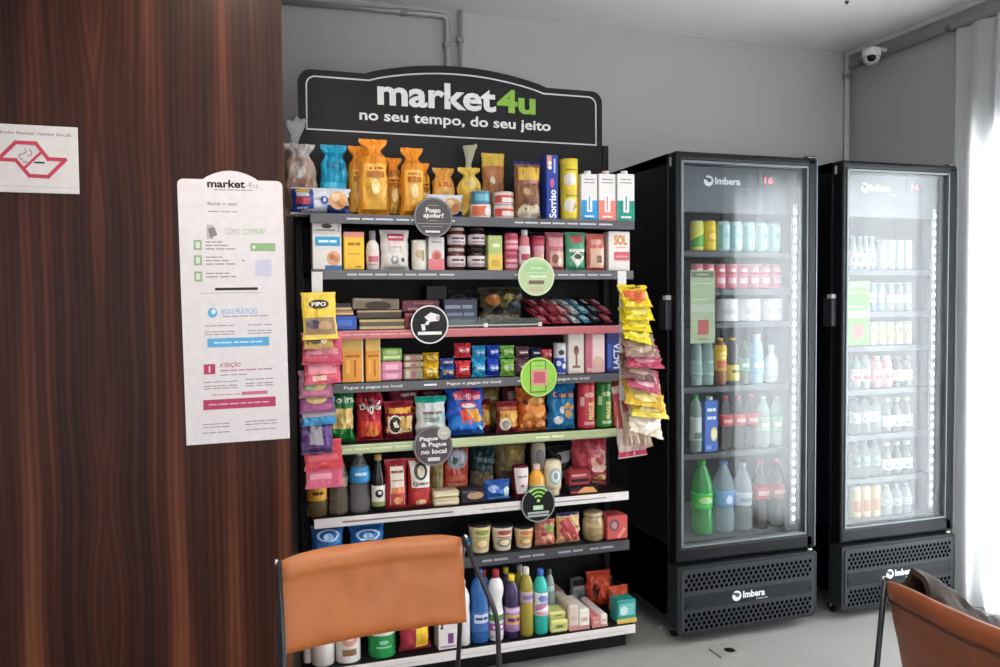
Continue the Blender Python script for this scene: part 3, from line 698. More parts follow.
def logo(u, v, ru, tw, rv=.30):          # round swoosh mark followed by the maker's name
    W = 0xe4e6e8
    out = [('e', u, v, ru, rv, W), ('e', u+ru*.12, v+rv*.16, ru*.50, rv*.42, 0x44484d), ('p', [(u-ru*1.1, v+rv*.30), (u+ru*.1, v+rv*.05), (u+ru*.2, v+rv*.55), (u-ru*.9, v+rv*.75)], 0x4c5056)]
    vs, fs = text_shape('Imbera', .03)
    out.append(('t', u+ru*1.35+tw/2, v+rv*.08, tw, rv*1.35, 'Imbera', W, .035))
    return out
F1 = fridge(1.674, 2.346, 'tall black glass-door drinks fridge standing beside the grocery shelves', [at(740, 252, 3.0).z, at(740, 289, 3.0).z, at(740, 321, 3.0).z, at(740, 383, 3.0).z, at(740, 447, 3.0).z],
            (690.5, 715, 270, 343, 0xa5b192, 'pale green notice with dark heading stuck on the glass of the fridge beside the shelves'), 0)
F2 = fridge(2.477, 3.106, 'second black glass-door drinks fridge standing between the first fridge and the curtain', [at(890, y, 3.0).z for y in (270, 311, 344, 386, 430, 472)],
            (845.5, 869.5, 281, 345, 0x4f8a1e, 'bright green notice with dark heading stuck on the glass of the fridge beside the curtain'), 0)

# ------------------------------------------------------------------ floor box
p = EYEP+ray(727, 652)*(-EYE/ray(727, 652).z)
fo = thing('floor_outlet', 'small square metal outlet plate set in the grey floor before the fridge', 'outlet', (p.x, p.y, 0))
k = MB(); k.box(-.055, .055, -.045, .045, .0005, .006, mat(0xb6b2ac, .35, .4), .003); k.build('plate', fo)
k = MB(); k.lathe([(.017, .0058), (.022, .0068), (.017, .0075), (.004, .0072)], mat(0x16151a, .5), 18, 1, .012, .0); k.build('socket_cover', fo)

# ------------------------------------------------------------------ tan leather chairs
def leather(col, nm):
    M = mat(col, .40, 0, nm, vary=.12, scale=9); nt = M.node_tree; N = nt.nodes; L = nt.links
    p = [n for n in N if n.type == 'BSDF_PRINCIPLED'][0]; tc = [n for n in N if n.type == 'TEX_COORD'][0]
    n2 = N.new('ShaderNodeTexNoise'); n2.inputs['Scale'].default_value = 260; L.new(tc.outputs['Object'], n2.inputs[0])
    bp = N.new('ShaderNodeBump'); bp.inputs['Strength'].default_value = .12; bp.inputs['Distance'].default_value = .002; L.new(n2.outputs['Fac'], bp.inputs['Height']); L.new(bp.outputs[0], p.inputs['Normal']); return M
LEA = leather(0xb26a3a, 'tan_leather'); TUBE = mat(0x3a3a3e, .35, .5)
def chair(label, loc, rz, w, z0, z1, arm, armz, bow, lean=.03, LEA=LEA, taper=.012):
    t = thing('leather_chair', label, 'chair', loc, (0, 0, rz)); hw = w/2
    b = MB(); th = .030
    def bk(u, v, sgn, l=0):
        x = 2*u-1; z = z0+(z1-z0)*v
        roll = max(0, (v-.74)/.26)
        tk = th*(.75+.55*math.exp(-((v-.87)/.13)**2))*max(.02, 1-abs(x)**9)**.5*max(.02, 1-(2*abs(v-.5))**10)**.5
        y = lean*(v-.5)*1.2-bow*(x*x)+bow*.4 - .006*math.exp(-((v-.72)/.03)**2)*-sgn*0
        cr = .0022*math.sin(x*26+v*3)*math.exp(-(x*2.6)**2)*math.exp(-((v-.55)/.28)**2)+.004*noise.noise(Vector((x*3, v*3, sgn)))
        groove = .0016*math.exp(-((v-.76)/.028)**2)
        zz = z-(.014*abs(x)**6 if v > .5 else 0)*(v-.5)*2
        return (x*hw*(1-taper*(1-v)), y+sgn*(tk/2+.002-groove+cr)+l, zz)
    b.grid(lambda u, v: bk(u, v, -1), 40, 30, LEA); b.grid(lambda u, v: bk(u, v, 1), 40, 30, LEA, True, None, True)
    for vv in (0, 1): b.grid(lambda u, v: Vector(bk(u, vv, -1)).lerp(Vector(bk(u, vv, 1)), v), 40, 2, LEA, True, None, vv == 0)
    for uu in (0, 1): b.grid(lambda u, v: Vector(bk(uu, u, -1)).lerp(Vector(bk(uu, u, 1)), v), 30, 2, LEA, True, None, uu == 1)
    br = b.build('backrest', t)
    c = MB(); c.tube([Vector(bk(i/30, .80, 1))+Vector((0, .002, 0)) for i in range(31)], .0032, mat(0x4a2a1c, .5), 8); c.build('piping', br)
    s = MB(); s.box(-hw+.01, hw-.01, -.43, -.015, .415, .47, LEA, .022, 4); s.build('seat', t)
    fr = MB(); q = hw+.006
    fr.tube([(-q, .03, .435), (-q, -.40, .435)], .009, TUBE); fr.tube([(q, .03, .435), (q, -.40, .435)], .009, TUBE)
    fr.tube([(-q, -.40, .435), (q, -.40, .435)], .009, TUBE); fr.tube([(-q, -.02, .435), (q, -.02, .435)], .009, TUBE); fr.build('seat_frame', t)
    for sg in (-1, 1):
        e = MB(); yb = -bow*.6+lean*.4
        e.tube([(sg*(hw+.004), yb+.006, z1-.012), (sg*(hw+.004), yb+.028, z0), (sg*(hw+.004), yb+.055, .44), (sg*(hw+.004), yb+.13, .006)], .0062, TUBE); e.build('rear_leg', t)
        e = MB(); a = (sg*(hw+.004), yb+.004, z1-.012); m_ = (sg*(hw+.022), -arm, armz)
        A, B_ = Vector(a), Vector(m_); E = Vector((sg*(hw+.032), -arm-.02, .006))
        pts = [A, A.lerp(B_, .5), A.lerp(B_, .88)]
        for i in range(1, 5):
            u = i/5; p0, p1, p2 = A.lerp(B_, .88), B_, B_.lerp(E, .06); pts.append(p0*(1-u)**2+p1*2*u*(1-u)+p2*u*u)
        pts += [B_.lerp(E, .06), B_.lerp(E, .5), E]
        e.tube(pts, .006, TUBE); e.build('arm_tube', t)
        for pt in ((sg*(hw+.004), yb+.13), (sg*(hw+.032), -arm-.02)):
            f = MB(); f.lathe([(.012, .001), (.012, .008), (.010, .010)], mat(0x111111, .6), 12, 1, pt[0], pt[1]); f.build('foot', t)
        f = MB(); f.lathe([(.005, -.004), (.0065, -.003), (.0065, .003), (.004, .004)], mat(0xc4c4c4, .25, .9), 12)
        f.build('bolt', t, (sg*(hw+.010), yb+.004, z1-.012), (0, math.pi/2, 0))
    return t
cA = at(280, 560, 1.92); cB = at(464.5, 543, 1.92)
zt_ = (at(370, 548, 1.92).z+.008, at(370, 633, 1.92).z)
chair('tan leather chair with thin dark tube frame facing away from the grocery shelves', ((cA.x+cB.x)/2, 1.92, 0), .09, cB.x-cA.x, zt_[1], zt_[0], .17, .668, .022)
chair('tan leather chair before the curtain with a brown cloth over its arm', (1.308, 1.135, 0), math.pi/2, .46, .60, .812, .33, .63, .03, .03, leather(0x8c4c2e, 'tan_leather'), .07)  # darker, redder leather copy: shade on its back partly put into the colour
# brown cloth over the far arm of that chair
k = MB(); cm = mat(0x3d302a, .75, 0, 'cloth', vary=.2, scale=30)
def cl(u, v, off=0):
    x = 1.40+.29*u; top = .812-.16*u-.03*u*u+.006*math.sin(u*9); a = (v-.5)*2
    yy = 1.375+.0+.045*math.tanh(a*2.2)*(1+.15*math.sin(u*11))+.014*noise.noise(Vector((u*5, v*5, 1)))
    zz = top-.004+.016*noise.noise(Vector((u*7, v*6, 4)))-(.095+.015*math.sin(u*8+1))*abs(a)**1.6
    n = Vector((.2, math.tanh(a*2.2), 1-abs(a))).normalized()
    return Vector((x, yy, zz))-n*off
k.grid(lambda u, v: cl(u, v), 26, 20, cm); k.grid(lambda u, v: cl(u, v, .012), 26, 20, cm, True, None, True)
for uu in (0, 1): k.grid(lambda u, v: cl(uu, u, .012*v), 20, 1, cm, True, None, uu == 0)
for vv in (0, 1): k.grid(lambda u, v: cl(u, vv, .012*v), 26, 1, cm, True, None, vv == 1)
tag(k.build('folded_cloth'), 'brown folded cloth draped over the arm of the chair before the curtain', 'cloth')

# ------------------------------------------------------------------ light and colour management
def area(name, loc, rot, sx, sy, power, col=(1, 1, 1)):
    l = bpy.data.lights.new(name, 'AREA'); l.shape = 'RECTANGLE'; l.size = sx; l.size_y = sy; l.energy = power; l.color = col
    o = bpy.data.objects.new(name, l); C.objects.link(o); o.location = loc; o.rotation_euler = rot; return o
area('window_daylight', (WX+.40, 1.85, 1.25), (0, math.pi/2, 0), 2.3, 2.6, 165, (.93, .97, 1))
sl_ = thing('ceiling_spotlight', 'small round white ceiling spotlight above the wood panel', 'lamp', (.02, 1.98, CZ))
k = MB(); k.lathe([(.030, -.012), (.045, -.014), (.050, -.008), (.050, 0)], mat(0xe8e8e6, .4), 24); k.build('trim_ring', sl_)
k = MB(); k.lathe([(.029, -.013), (.029, -.0115)], emis(0xfff0dc, 6), 24); k.build('bulb', sl_)
sp = bpy.data.lights.new('spot_lamp', 'SPOT'); sp.energy = 26; sp.spot_size = math.radians(95); sp.spot_blend = .8; sp.color = (1, .90, .76); sp.shadow_soft_size = .03
so_ = bpy.data.objects.new('spot_lamp', sp); C.objects.link(so_); so_.location = (.02, 1.98, CZ-.03); so_.rotation_euler = (math.radians(28), 0, math.radians(-8))
cl_ = thing('added_fill_light', 'long white pendant light hung below the ceiling above the tan chairs', 'lamp', (.75, .75, CZ-.30))  # made-up unseen lamp, added to brighten the ceiling and back wall
k = MB(); k.box(-.62, .62, -.17, .17, -.035, 0, mat(0xe4e4e2, .4), .004); k.build('housing', cl_)
k = MB(); k.box(-.59, .59, -.14, .14, -.039, -.034, emis(0xffffff, 8)); k.build('diffuser', cl_)
k = MB(); k.box(-.59, .59, -.14, .14, .0005, .004, emis(0xffffff, 24)); k.build('upper_diffuser', cl_)
for sx in (-.5, .5): k = MB(); k.tube([(sx, 0, .0), (sx, 0, .30)], .003, mat(0x999999, .4), 8); k.build('cord', cl_)
w = bpy.data.worlds.new('world'); sc.world = w; w.use_nodes = True; bgn = w.node_tree.nodes['Background']; bgn.inputs[0].default_value = (.97, .98, 1, 1); bgn.inputs[1].default_value = 1.75
sc.view_settings.view_transform = 'Standard'; sc.view_settings.look = 'None'; sc.view_settings.gamma = 1; sc.view_settings.exposure = .33; sc.view_settings.use_curve_mapping = False
sc.cycles.max_bounces = 8; sc.cycles.transparent_max_bounces = 16; sc.cycles.caustics_reflective = False; sc.cycles.caustics_refractive = False
# ================================================================== SHELF A (top): breads, toasts, tins, cartons
W_ = 0xece8e4
pbag('bread_bag', 'clear bag of sliced brown bread with twisted top beside the wood panel', 'A', 284, 319, 141, 0xc4ab9c, [('r', .15, .1, .85, .5, 0xa57f6c), ('e', .4, .62, .25, .12, 0xd8cac2)], back=.07, t=.10, cat='bread', seed=3, fat=.45, wr=.03, gather=.4, zones=[(.78, 1, 0xcfc8c4)])
tw_ = fit('A', 287, 304, 118, .09)
k = MB(); ht = .11
def frill(k, ht, col):
    k.lathe([(.034, 0), (.018, .12*ht), (.012, .28*ht), (.018, .5*ht), (.030, .8*ht), (.034, ht)], mat(col, .25, 0, 'film', alpha=.42), 22, .45)
    for v in k.v:
        q = v.z/ht; n_ = noise.noise(v*45+Vector((col % 97, 0, 0))); v.x += .014*q*n_+.010*q; v.y += .010*q*noise.noise(v*60); v.z += .030*q*noise.noise(Vector((v.x*60, v.y*60, 3)))*q
frill(k, ht, 0xd2d4d2)
bb = bpy.data.objects['bread_bag']; k.build('bag_neck', bb, (-.02, .05, tw_[1]-ht))
bis = lambda: [('r', .0, .06, .36, .94, 0x27408f), ('r', .06, .35, .30, .60, 0xc0434c), ('r', .07, .64, .28, .78, 0xe3e6ee), ('e', .18, .86, .13, .08, 0xe8b84c), ('r', 0.080, 0.164, 0.181, 0.236, 0xdfe4f2), ('r', 0.192, 0.164, 0.260, 0.236, 0xdfe4f2), ('r', .60, .06, 1, .34, 0x20356f), ('e', .80, .52, .17, .34, 0xd6a273), ('e', .75, .60, .08, .16, 0xeccba4), ('e', .86, .44, .08, .16, 0xc98d58), ('e', .55, .50, .07, .16, 0x3a4f9d), ('e', .55, .52, .03, .08, 0xf0f0f4)]
pbag('roll_bag', 'navy and white bread roll bag lying below the clear brown bread bag', 'A', 291, 352, 187, 0xcfd6e2, bis(), back=0, t=.065, seed=5, fat=.5)
pbag('toast_bag', 'turquoise blue bread bag with folded top on the top shelf', 'A', 320, 352, 143, 0x1f9ac4, [('r', .1, .10, .9, .46, 0x3fb4d6), ('r', 0.200, 0.332, 0.536, 0.368, 0xbfe6f0), ('r', 0.572, 0.332, 0.800, 0.368, 0xbfe6f0), ('r', .0, .83, 1, .88, 0x1583ad), ('r', .2, .66, .85, .74, 0x127ba3)], back=.09, t=.08, seed=9, fat=.4, wr=.02, gather=.30)
def loaf(lb, x0, x1, yt, seed, back, c=0xe0922f):
    return pbag('toast_bag', lb, 'A', x0, x1, yt, c, [('r', .1, .08, .9, .66, 0xe8b04a), ('e', .5, .36, .30, .16, 0xdba446), ('r', .2, .48, .8, .56, 0xb06a22), ('r', 0.225, 0.585, 0.533, 0.615, 0xa5521c), ('r', 0.566, 0.585, 0.775, 0.615, 0xa5521c), ('r', .05, .76, .95, .80, 0xc9772a), ('e', .5, .36, .16, .10, 0xf0d6a0)], back=back, t=.085, seed=seed, fat=.42, wr=.018, gather=.45, zones=[(.80, 1, 0xe58d22)], cat='bag')
loaf('tall orange toast bag with gathered top, in front of two others like it', 359, 391, 137, 11, .0)
loaf('orange toast bag half hidden behind the tall front toast bag, on its bread roll side', 347, 372, 144, 13, .10, 0xd88a30)
loaf('dull orange toast bag squeezed between the tall front one and the next pair', 384, 405, 156, 15, .085, 0xb77a3a)
loaf('orange toast bag with yellow label beside the round dark help sign', 402, 427, 146, 17, .0, 0xdd8c26)
loaf('yellow toast bag peeping out behind the toast bag by the dark help sign', 419, 437, 160, 19, .09, 0xe3a52c)
pbag('roll_bag', 'navy and white bread roll bag lying behind the round dark help sign', 'A', 414, 471, 191, 0xd3d8e2, bis(), back=.0, t=.06, seed=21, fat=.5)
pbag('snack_bag', 'orange bag of corn snacks standing behind the second bread roll bag', 'A', 433, 462, 165, 0xdca04a, [('e', .5, .5, .35, .25, 0xe6ba70), ('r', .2, .62, .8, .72, 0xc97a2c)], back=.085, t=.06, seed=23, wr=.03, gather=.3)
pbag('snack_bag', 'yellow snack bag with knotted clear plastic top on the top shelf', 'A', 458, 488, 166, 0xe0c058, [('r', .1, .2, .9, .5, 0xd2a13c), ('e', .5, .7, .3, .12, 0xe8d48a)], back=.10, t=.08, seed=25, wr=.03, gather=.5)
k = MB(); frill(k, .10, 0xe0ddc0)
k.build('bag_neck', bpy.data.objects['snack_bag.001'], (.0, .05, fit('A', 458, 488, 170, .1)[1]))
pbag('pasta_bag', 'brown pasta bag with yellow top standing behind the two stacked tins', 'A', 482, 510, 151, 0xa8744c, [('r', .1, .62, .9, .80, 0xb9774c), ('r', .12, .1, .88, .55, 0x94643f), ('e', .35, .58, .14, .06, 0xe0c8ac)], back=.09, t=.07, seed=27, zones=[(.78, 1, 0xd9b64a)], wr=.02)
pbag('pasta_bag', 'large brown pasta bag with yellow band and navy top seam beside the blue box', 'A', 512, 547, 160, 0x8a5f45, [('r', .08, .66, .92, .88, 0xd5ac42), ('r', .25, .60, .8, .66, 0xb77c74), ('e', .5, .12, .42, .16, 0xdfd2bc), ('e', .35, .46, .16, .07, 0xc59a74), ('e', .62, .40, .14, .07, 0x9b7450), ('e', .5, .30, .25, .08, 0x75492f)], back=.0, t=.075, seed=29, zones=[(.955, 1, 0x2b2f6e)], wr=.02)
tin = [('r', .1, .1, .9, .9, 0xc6473f), ('r', .35, .15, .95, .55, 0xe4dad6), ('r', .1, .76, .9, .9, 0xdcc2bc)]
o, h = pcan('tin', 'flat red and white fish tin, lower of the stack of two on the top shelf', 'A', 492, 515, 206, 0xcfc4be, tin, straight=True)
pcan('tin', 'flat red and white fish tin, upper of the stack of two on the top shelf', 'A', 492, 515, 193, 0xcfc4be, tin, dz=h+.001, straight=True)
o, h = pcan('tin', 'white tin with orange label on the top shelf under a blue-topped tin', 'A', 470, 491, 205, 0xd8cfc8, [('r', .1, .1, .6, .9, 0xcf6a4c), ('r', .55, .2, .9, .7, 0xe6ded8)], straight=True)
pcan('tin', 'small tin with blue and teal label on top of the white and orange tin', 'A', 471, 490, 192, 0x3b7f9c, [('r', .2, .2, .8, .8, 0x6fb0c2)], dz=h+.001, straight=True)
pbox('spaghetti_box', 'tall narrow royal blue box with white upright lettering beside the yellow canister', 'A', 545.5, 558.5, 155, 0x27419a, [('tv', .52, .24, .62, .44, 'Sorriso', 0xe8ecf4, .03), ('e', .5, .56, .18, .07, 0xc05a86), ('r', .62, .72, .78, .94, 0xaebbe0), ('r', .05, .80, .45, .99, 0xd58f86), ('e', .3, .87, .16, .035, 0xefe2da), ('e', .3, .80, .16, .03, 0xefe2da)], d=.07)
can_art = [('r', .12, .04, .88, .42, 0xe7ce3a), ('e', .42, .22, .26, .13, 0xe9e2d6), ('p', [(.5, .12), (.72, .2), (.6, .30)], 0xb59a3a), ('r', .12, .52, .88, .95, 0xe6cb34), ('e', .42, .70, .26, .12, 0xe9e2d6), ('r', 0.250, 0.865, 0.530, 0.895, 0x9a7a1a), ('r', 0.560, 0.865, 0.750, 0.895, 0x9a7a1a), ('r', 0.250, 0.385, 0.530, 0.415, 0x9a7a1a), ('r', 0.560, 0.385, 0.750, 0.415, 0x9a7a1a)]
pcan('canister', 'tall yellow canister with white swirl pictures between the blue box and the cartons', 'A', 559.5, 578.5, 160, 0xdec33c, can_art, straight=True, lid=0xe6c83a)
for lb, x0, x1, c1, cc in (('white milk carton with blue base and white cap on the top shelf', 579.5, 598, 0x2f97d0, 0xe4e4e4), ('white milk carton with salmon base and pinkish cap on the top shelf', 598.5, 616, 0xe58678, 0xe6c4c4), ('white milk carton with green base and white cap at the end of the top shelf', 617, 635, 0x1f9078, 0xe2e6e4)):
    w, h, p = fit('A', x0, x1, 170.5, 0)
    o = make_carton('milk_carton', lb, w*.95, .06, h, 0xe9e5e2, [('r', 0, 0, 1, .43, c1), ('r', .34, .18, .68, .58, 0xefeceb), ('r', .46, .22, .54, .52, c1), ('r', .15, .80, .85, .82, 0x8a8a8a), ('r', 0.200, 0.870, 0.536, 0.890, 0x777777), ('r', 0.572, 0.870, 0.800, 0.890, 0x777777), ('r', .2, .06, .8, .10, 0xe6e3e0)], cc); o.location = p
# ================================================================== SHELF B: boxes, jars, pouches
pbox('oats_box', 'white oats box with blue band and cookie bowl picture, at the wood panel end', 'B', 311.5, 342.5, 222.5, 0xdedad4, [('r', .10, .50, .95, .70, 0x2f9ccb), ('r', 0.210, 0.573, 0.557, 0.627, 0xd8eef6), ('r', 0.594, 0.573, 0.830, 0.627, 0xd8eef6), ('r', .1, .82, .8, .85, 0x8d8780), ('e', .50, .92, .18, .05, 0x3f3a38), ('e', .72, .24, .24, .16, 0xd6a07c), ('e', .66, .27, .10, .07, 0xb7714a), ('e', .80, .22, .08, .07, 0xc48458), ('r', .42, .0, 1, .09, 0x3a6aa8), ('r', .86, .80, .97, .98, 0xb5b0aa)], d=.06)
pbox('starch_box', 'yellow starch box with pink top band beside the oats box', 'B', 343.5, 365, 232, 0xe9b92c, [('r', 0, .86, 1, 1, 0xd98880), ('r', 0.190, 0.641, 0.537, 0.719, 0xa9781c), ('r', 0.574, 0.641, 0.810, 0.719, 0xa9781c), ('r', .2, .40, .8, .44, 0xc79a2a), ('r', .55, .06, .85, .10, 0x9a6a1a)], d=.05)
pbot('lotion_bottle', 'white bottle with pink label and grey cap beside the yellow starch box', 'B', 366, 380, 231, 'lotion', 0xded8d4, 0x8f8f92, (.12, .5, 0xe0c9c8, [('r', .2, .2, .8, .6, 0xc4737c)]))
pbag('flour_pouch', 'white pouch with pink heading strip and small round pictures on the second shelf', 'B', 380, 411, 229.5, 0xd9d2cc, [('r', .22, .72, .80, .90, 0xb64a58), ('r', 0.260, 0.789, 0.540, 0.831, 0xeacfd0), ('r', 0.570, 0.789, 0.760, 0.831, 0xeacfd0), ('e', .45, .24, .14, .11, 0x8a8a92), ('e', .45, .27, .08, .06, 0xd8d8d8), ('e', .76, .25, .07, .06, 0x3f4a48), ('r', .3, .55, .7, .58, 0xc9a3a3)], t=.05, seed=31, fat=.3, wr=.008)
pcan('cup_can', 'small white can with faint sketch beside the white flour pouch', 'B', 411.5, 427, 240.5, 0xddd6cc, [('e', .45, .55, .2, .16, 0xc5b089), ('r', .55, .3, .65, .7, 0x9a8a70)], straight=True, lid=0xd2cfca)
pbox('cream_carton', 'small white and pink carton below the dark help sign', 'B', 428.5, 445, 237, 0xe3dcd8, [('r', 0, 0, 1, .34, 0xd97a82), ('e', .5, .42, .34, .18, 0xcf8a80), ('e', .5, .42, .22, .11, 0xb85a52), ('r', .2, .82, .8, .86, 0x9f9a98)], d=.05)
for x0, x1, nm, cont, ld in ((447, 465.5, 'clear-lidded', 0x5a2630, 0xc6b0ae), (467, 486, 'black-lidded', 0x2f161c, 0x2b2628)):
    o, h = pjar('jam_jar', 'lower %s dark jam jar of a stack of two on the second shelf' % nm, 'B', x0, x1, 248.5, cont, ld, 0xd8cbcb, [('r', 0.250, 0.530, 0.530, 0.710, 0x4c2a3c), ('r', 0.560, 0.530, 0.750, 0.710, 0x4c2a3c), ('r', .25, .2, .75, .3, 0x8a5a6a)])
    pjar('jam_jar', 'upper %s dark jam jar of a stack of two on the second shelf' % nm, 'B', x0, x1, 228, cont, ld, 0xd8cbcb, [('r', 0.250, 0.530, 0.530, 0.710, 0x4c2a3c), ('r', 0.560, 0.530, 0.750, 0.710, 0x4c2a3c), ('r', .25, .2, .75, .3, 0x8a5a6a)], dz=h+.001)
pbox('tea_box', 'pale green and yellow tea box beside the stacked jam jars', 'B', 487, 503, 235.5, 0xb8bf7c, [('r', 0, 0, 1, .45, 0xe0bf5c), ('r', .1, .5, .9, .9, 0xa9b878), ('r', .3, .66, .8, .76, 0xd5ddb0), ('r', .2, .1, .8, .3, 0xd0a545)], d=.05)
sm = [('r', .1, .1, .9, .3, 0xd9a0a6), ('r', .1, .45, .9, .6, 0xe2b3b6), ('r', .2, .7, .8, .88, 0xa83a56)]
o, h = pcan('sweet_can', 'pink striped small can, lower of two beside the green and yellow tea box', 'B', 504, 518, 251.5, 0xc2556e, sm, lid=0xc46a80)
pcan('sweet_can', 'pink striped small can, upper of two beside the green and yellow tea box', 'B', 504, 518, 233.5, 0xc2556e, sm, lid=0xc46a80, dz=h+.001)
pbot('sauce_bottle', 'small pink and white syrup bottle behind the pale green round sign', 'B', 518.5, 530, 230, 'squeeze', 0xc9707c, 0xd8d3d4, (.1, .6, 0xe2cfd0, [('r', .2, .3, .8, .6, 0xb04a60)]))
pcup('dessert_cup', 'deep pink dessert cup beside the syrup bottle on the second shelf', 'B', 530, 546, 236.5, 0xa53750, [('r', .2, .3, .85, .75, 0xc9909a), ('r', .6, .1, .8, .5, 0xe0c3a4)], 0x9a3048)
pbag('mix_pouch', 'dusty pink pouch with cereal picture beside the green and white pouch', 'B', 546, 566.5, 232, 0xb96a72, [('r', .1, .62, .9, .85, 0xcf9298), ('r', .12, .1, .88, .5, 0xc9a092), ('e', .4, .3, .2, .12, 0x8e5a50), ('e', .66, .22, .16, .1, 0xdcc0a8)], t=.045, seed=33, fat=.35, wr=.006)
pbag('mix_pouch', 'green pouch with red heading and white diamond between two pink packets', 'B', 567, 587.5, 232, 0x4f9d78, [('r', .2, .72, .8, .92, 0xb55a5c), ('r', .1, .48, .9, .56, 0xd8d5cc), ('p', [(.5, .06), (.86, .34), (.5, .5), (.14, .34)], 0xdcded2), ('e', .5, .36, .2, .07, 0x46504a)], t=.045, seed=35, fat=.35, wr=.006)
pbag('mix_pouch', 'salmon pouch with cream picture window beside the white salt box', 'B', 588, 607, 233.5, 0xcf6c62, [('r', .2, .70, .8, .84, 0xe0a49a), ('r', .12, .08, .88, .6, 0xdcb49c), ('r', .45, .2, .75, .4, 0x7a6a52)], t=.045, seed=37, fat=.35, wr=.006)
pbox('salt_box', 'white box with orange lettering and pink band at the end of the second shelf', 'B', 608, 630.5, 231.5, 0xe4ddd8, [('t', .56, .78, .60, .26, 'SOL', 0xd98a3a, .05), ('r', .25, .26, .97, .48, 0xcc5d62), ('r', .35, .34, .9, .38, 0xe0a5a5), ('r', .35, .58, .8, .61, 0xc9a080)], d=.05)
# ================================================================== SHELF C: chocolate
def flat(name, label, s, x0, x1, ybase, ytop, col, art=(), back=.0, d=.09, dz=0, rz=0, tilt=0, bev=.003):
    w, h, p = fit(s, x0, x1, ytop, back, dz); o = make_box(name, w*.98, d, max(h, .006), col, art, None, bev=bev); o.location = p; o.rotation_euler = (0, tilt, rz)
    lab(o, label, 'chocolate'); return o, h
o, h = flat('chocolate_bar', 'bright blue chocolate packet lying flat behind the yellow hanging bag', 'C', 333, 358, 0, 316, 0x2f4fa8, [('r', .2, .3, .8, .7, 0x4c72c6)])
o2, h2 = flat('chocolate_bar', 'tan chocolate packet lying on the bright blue packet', 'C', 333, 354, 0, 310, 0xa2764e, [('r', 0, .2, 1, .45, 0xd8b690)], dz=h+.001)
flat('chocolate_bar', 'dark brown chocolate packet with cream edge topping the tan packet', 'C', 333, 352, 0, 303, 0x2e2422, [('r', 0, .0, 1, .3, 0xcbb096)], dz=h+h2+.002)
o, h = flat('chocolate_box', 'dark olive chocolate slab with gold edges, bottom of its stack', 'C', 359, 406, 0, 319, 0x5c5038, [('r', 0, .05, 1, .3, 0xbfae7e), ('r', 0, .72, 1, .95, 0xb8a070)], d=.12)
o, h2 = flat('chocolate_box', 'dark brown chocolate slab with gold edge, middle of its stack', 'C', 356, 403, 0, 310.5, 0x3c322a, [('r', 0, .78, 1, 1, 0xb4946c)], d=.12, dz=h+.001)
flat('chocolate_box', 'crumpled bronze chocolate packet topping the stack of slabs', 'C', 352, 400, 0, 299, 0x6e5f50, [('e', .55, .35, .28, .4, 0x32261e), ('r', .05, .75, .6, .95, 0x8f8070)], d=.11, dz=h+h2+.002, tilt=.03)
o, h = flat('chocolate_box', 'dark red chocolate box lying behind the round camera sign', 'C', 404, 444, 0, 313, 0x6d2430, [('r', 0, .8, 1, 1, 0x9c4a4c), ('r', .1, .2, .5, .3, 0xa65a58)], d=.13)
flat('chocolate_box', 'maroon chocolate box with pale stripes on the dark red box', 'C', 402, 440, 0, 301, 0x552030, [('r', .15, .15, .7, .35, 0xb08078), ('r', .3, .65, .85, .8, 0x8d4c4c)], d=.12, dz=h+.001)
flat('chocolate_box', 'plain black box at the back above the round camera sign', 'C', 430, 452, 0, 285, 0x131318, [], back=.11, d=.09)
flat('chocolate_box', 'slate blue chocolate box with pale lettering in an open tray', 'C', 449, 484, 0, 299, 0x3e4658, [('r', 0.050, 0.660, 0.498, 0.780, 0x9aa3b8), ('r', 0.546, 0.660, 0.850, 0.780, 0x9aa3b8), ('r', 0.100, 0.390, 0.548, 0.510, 0x8a93aa), ('r', 0.596, 0.390, 0.900, 0.510, 0x8a93aa), ('r', .1, .1, .9, .25, 0x5f6a7e)], back=.015, d=.10)
pbag('chocolate_bag', 'clear bag of mixed chocolates with orange prints behind the trays', 'C', 484, 529, 287, 0x4d4638, [('e', .25, .68, .16, .14, 0xb5713c), ('e', .5, .6, .12, .12, 0x5c5a3a), ('e', .62, .75, .12, .1, 0x9a8a4c), ('e', .75, .5, .14, .14, 0x3c4650), ('e', .35, .4, .14, .1, 0x2c2a28), ('r', .1, .2, .9, .3, 0x7c7468)], back=.05, t=.09, seed=41, wr=.035, cat='chocolate')
pbag('chocolate_bag', 'dark clear bag of chocolates behind the slate blue chocolate box', 'C', 452, 486, 290, 0x3c3a3c, [('r', .15, .5, .85, .8, 0x57545a), ('r', .2, .2, .8, .4, 0x2c2a30)], back=.13, t=.07, seed=43, wr=.03, cat='chocolate')
trm = mat(0x8a928e, .15, alpha=.18)
for x0, x1, lb in ((447, 487, 'clear plastic display tray holding the slate blue chocolate box'), (488, 541, 'clear plastic display tray in front of the mixed chocolate bag')):
    w, h, p = fit('C', x0, x1, 318, 0); k = MB(); k.box(-w/2, w/2, -.0, .003, .002, h, trm, .001); k.box(-w/2, w/2, .0, .11, .0, .003, trm)
    for sx in (-w/2, w/2-.003): k.box(sx, sx+.003, 0, .11, .0, h, trm)
    k.box(-w/2, w/2, -.002, .001, .006, .011, mat(0xa9b0a8, .3)); k.box(w/2-.014, w/2+.002, -.003, .004, .0, .016, mat(0xd8d4d0, .3), .002)
    o = k.build('display_tray', None, p); o.location.y -= .008; tag(o, lb, 'tray')
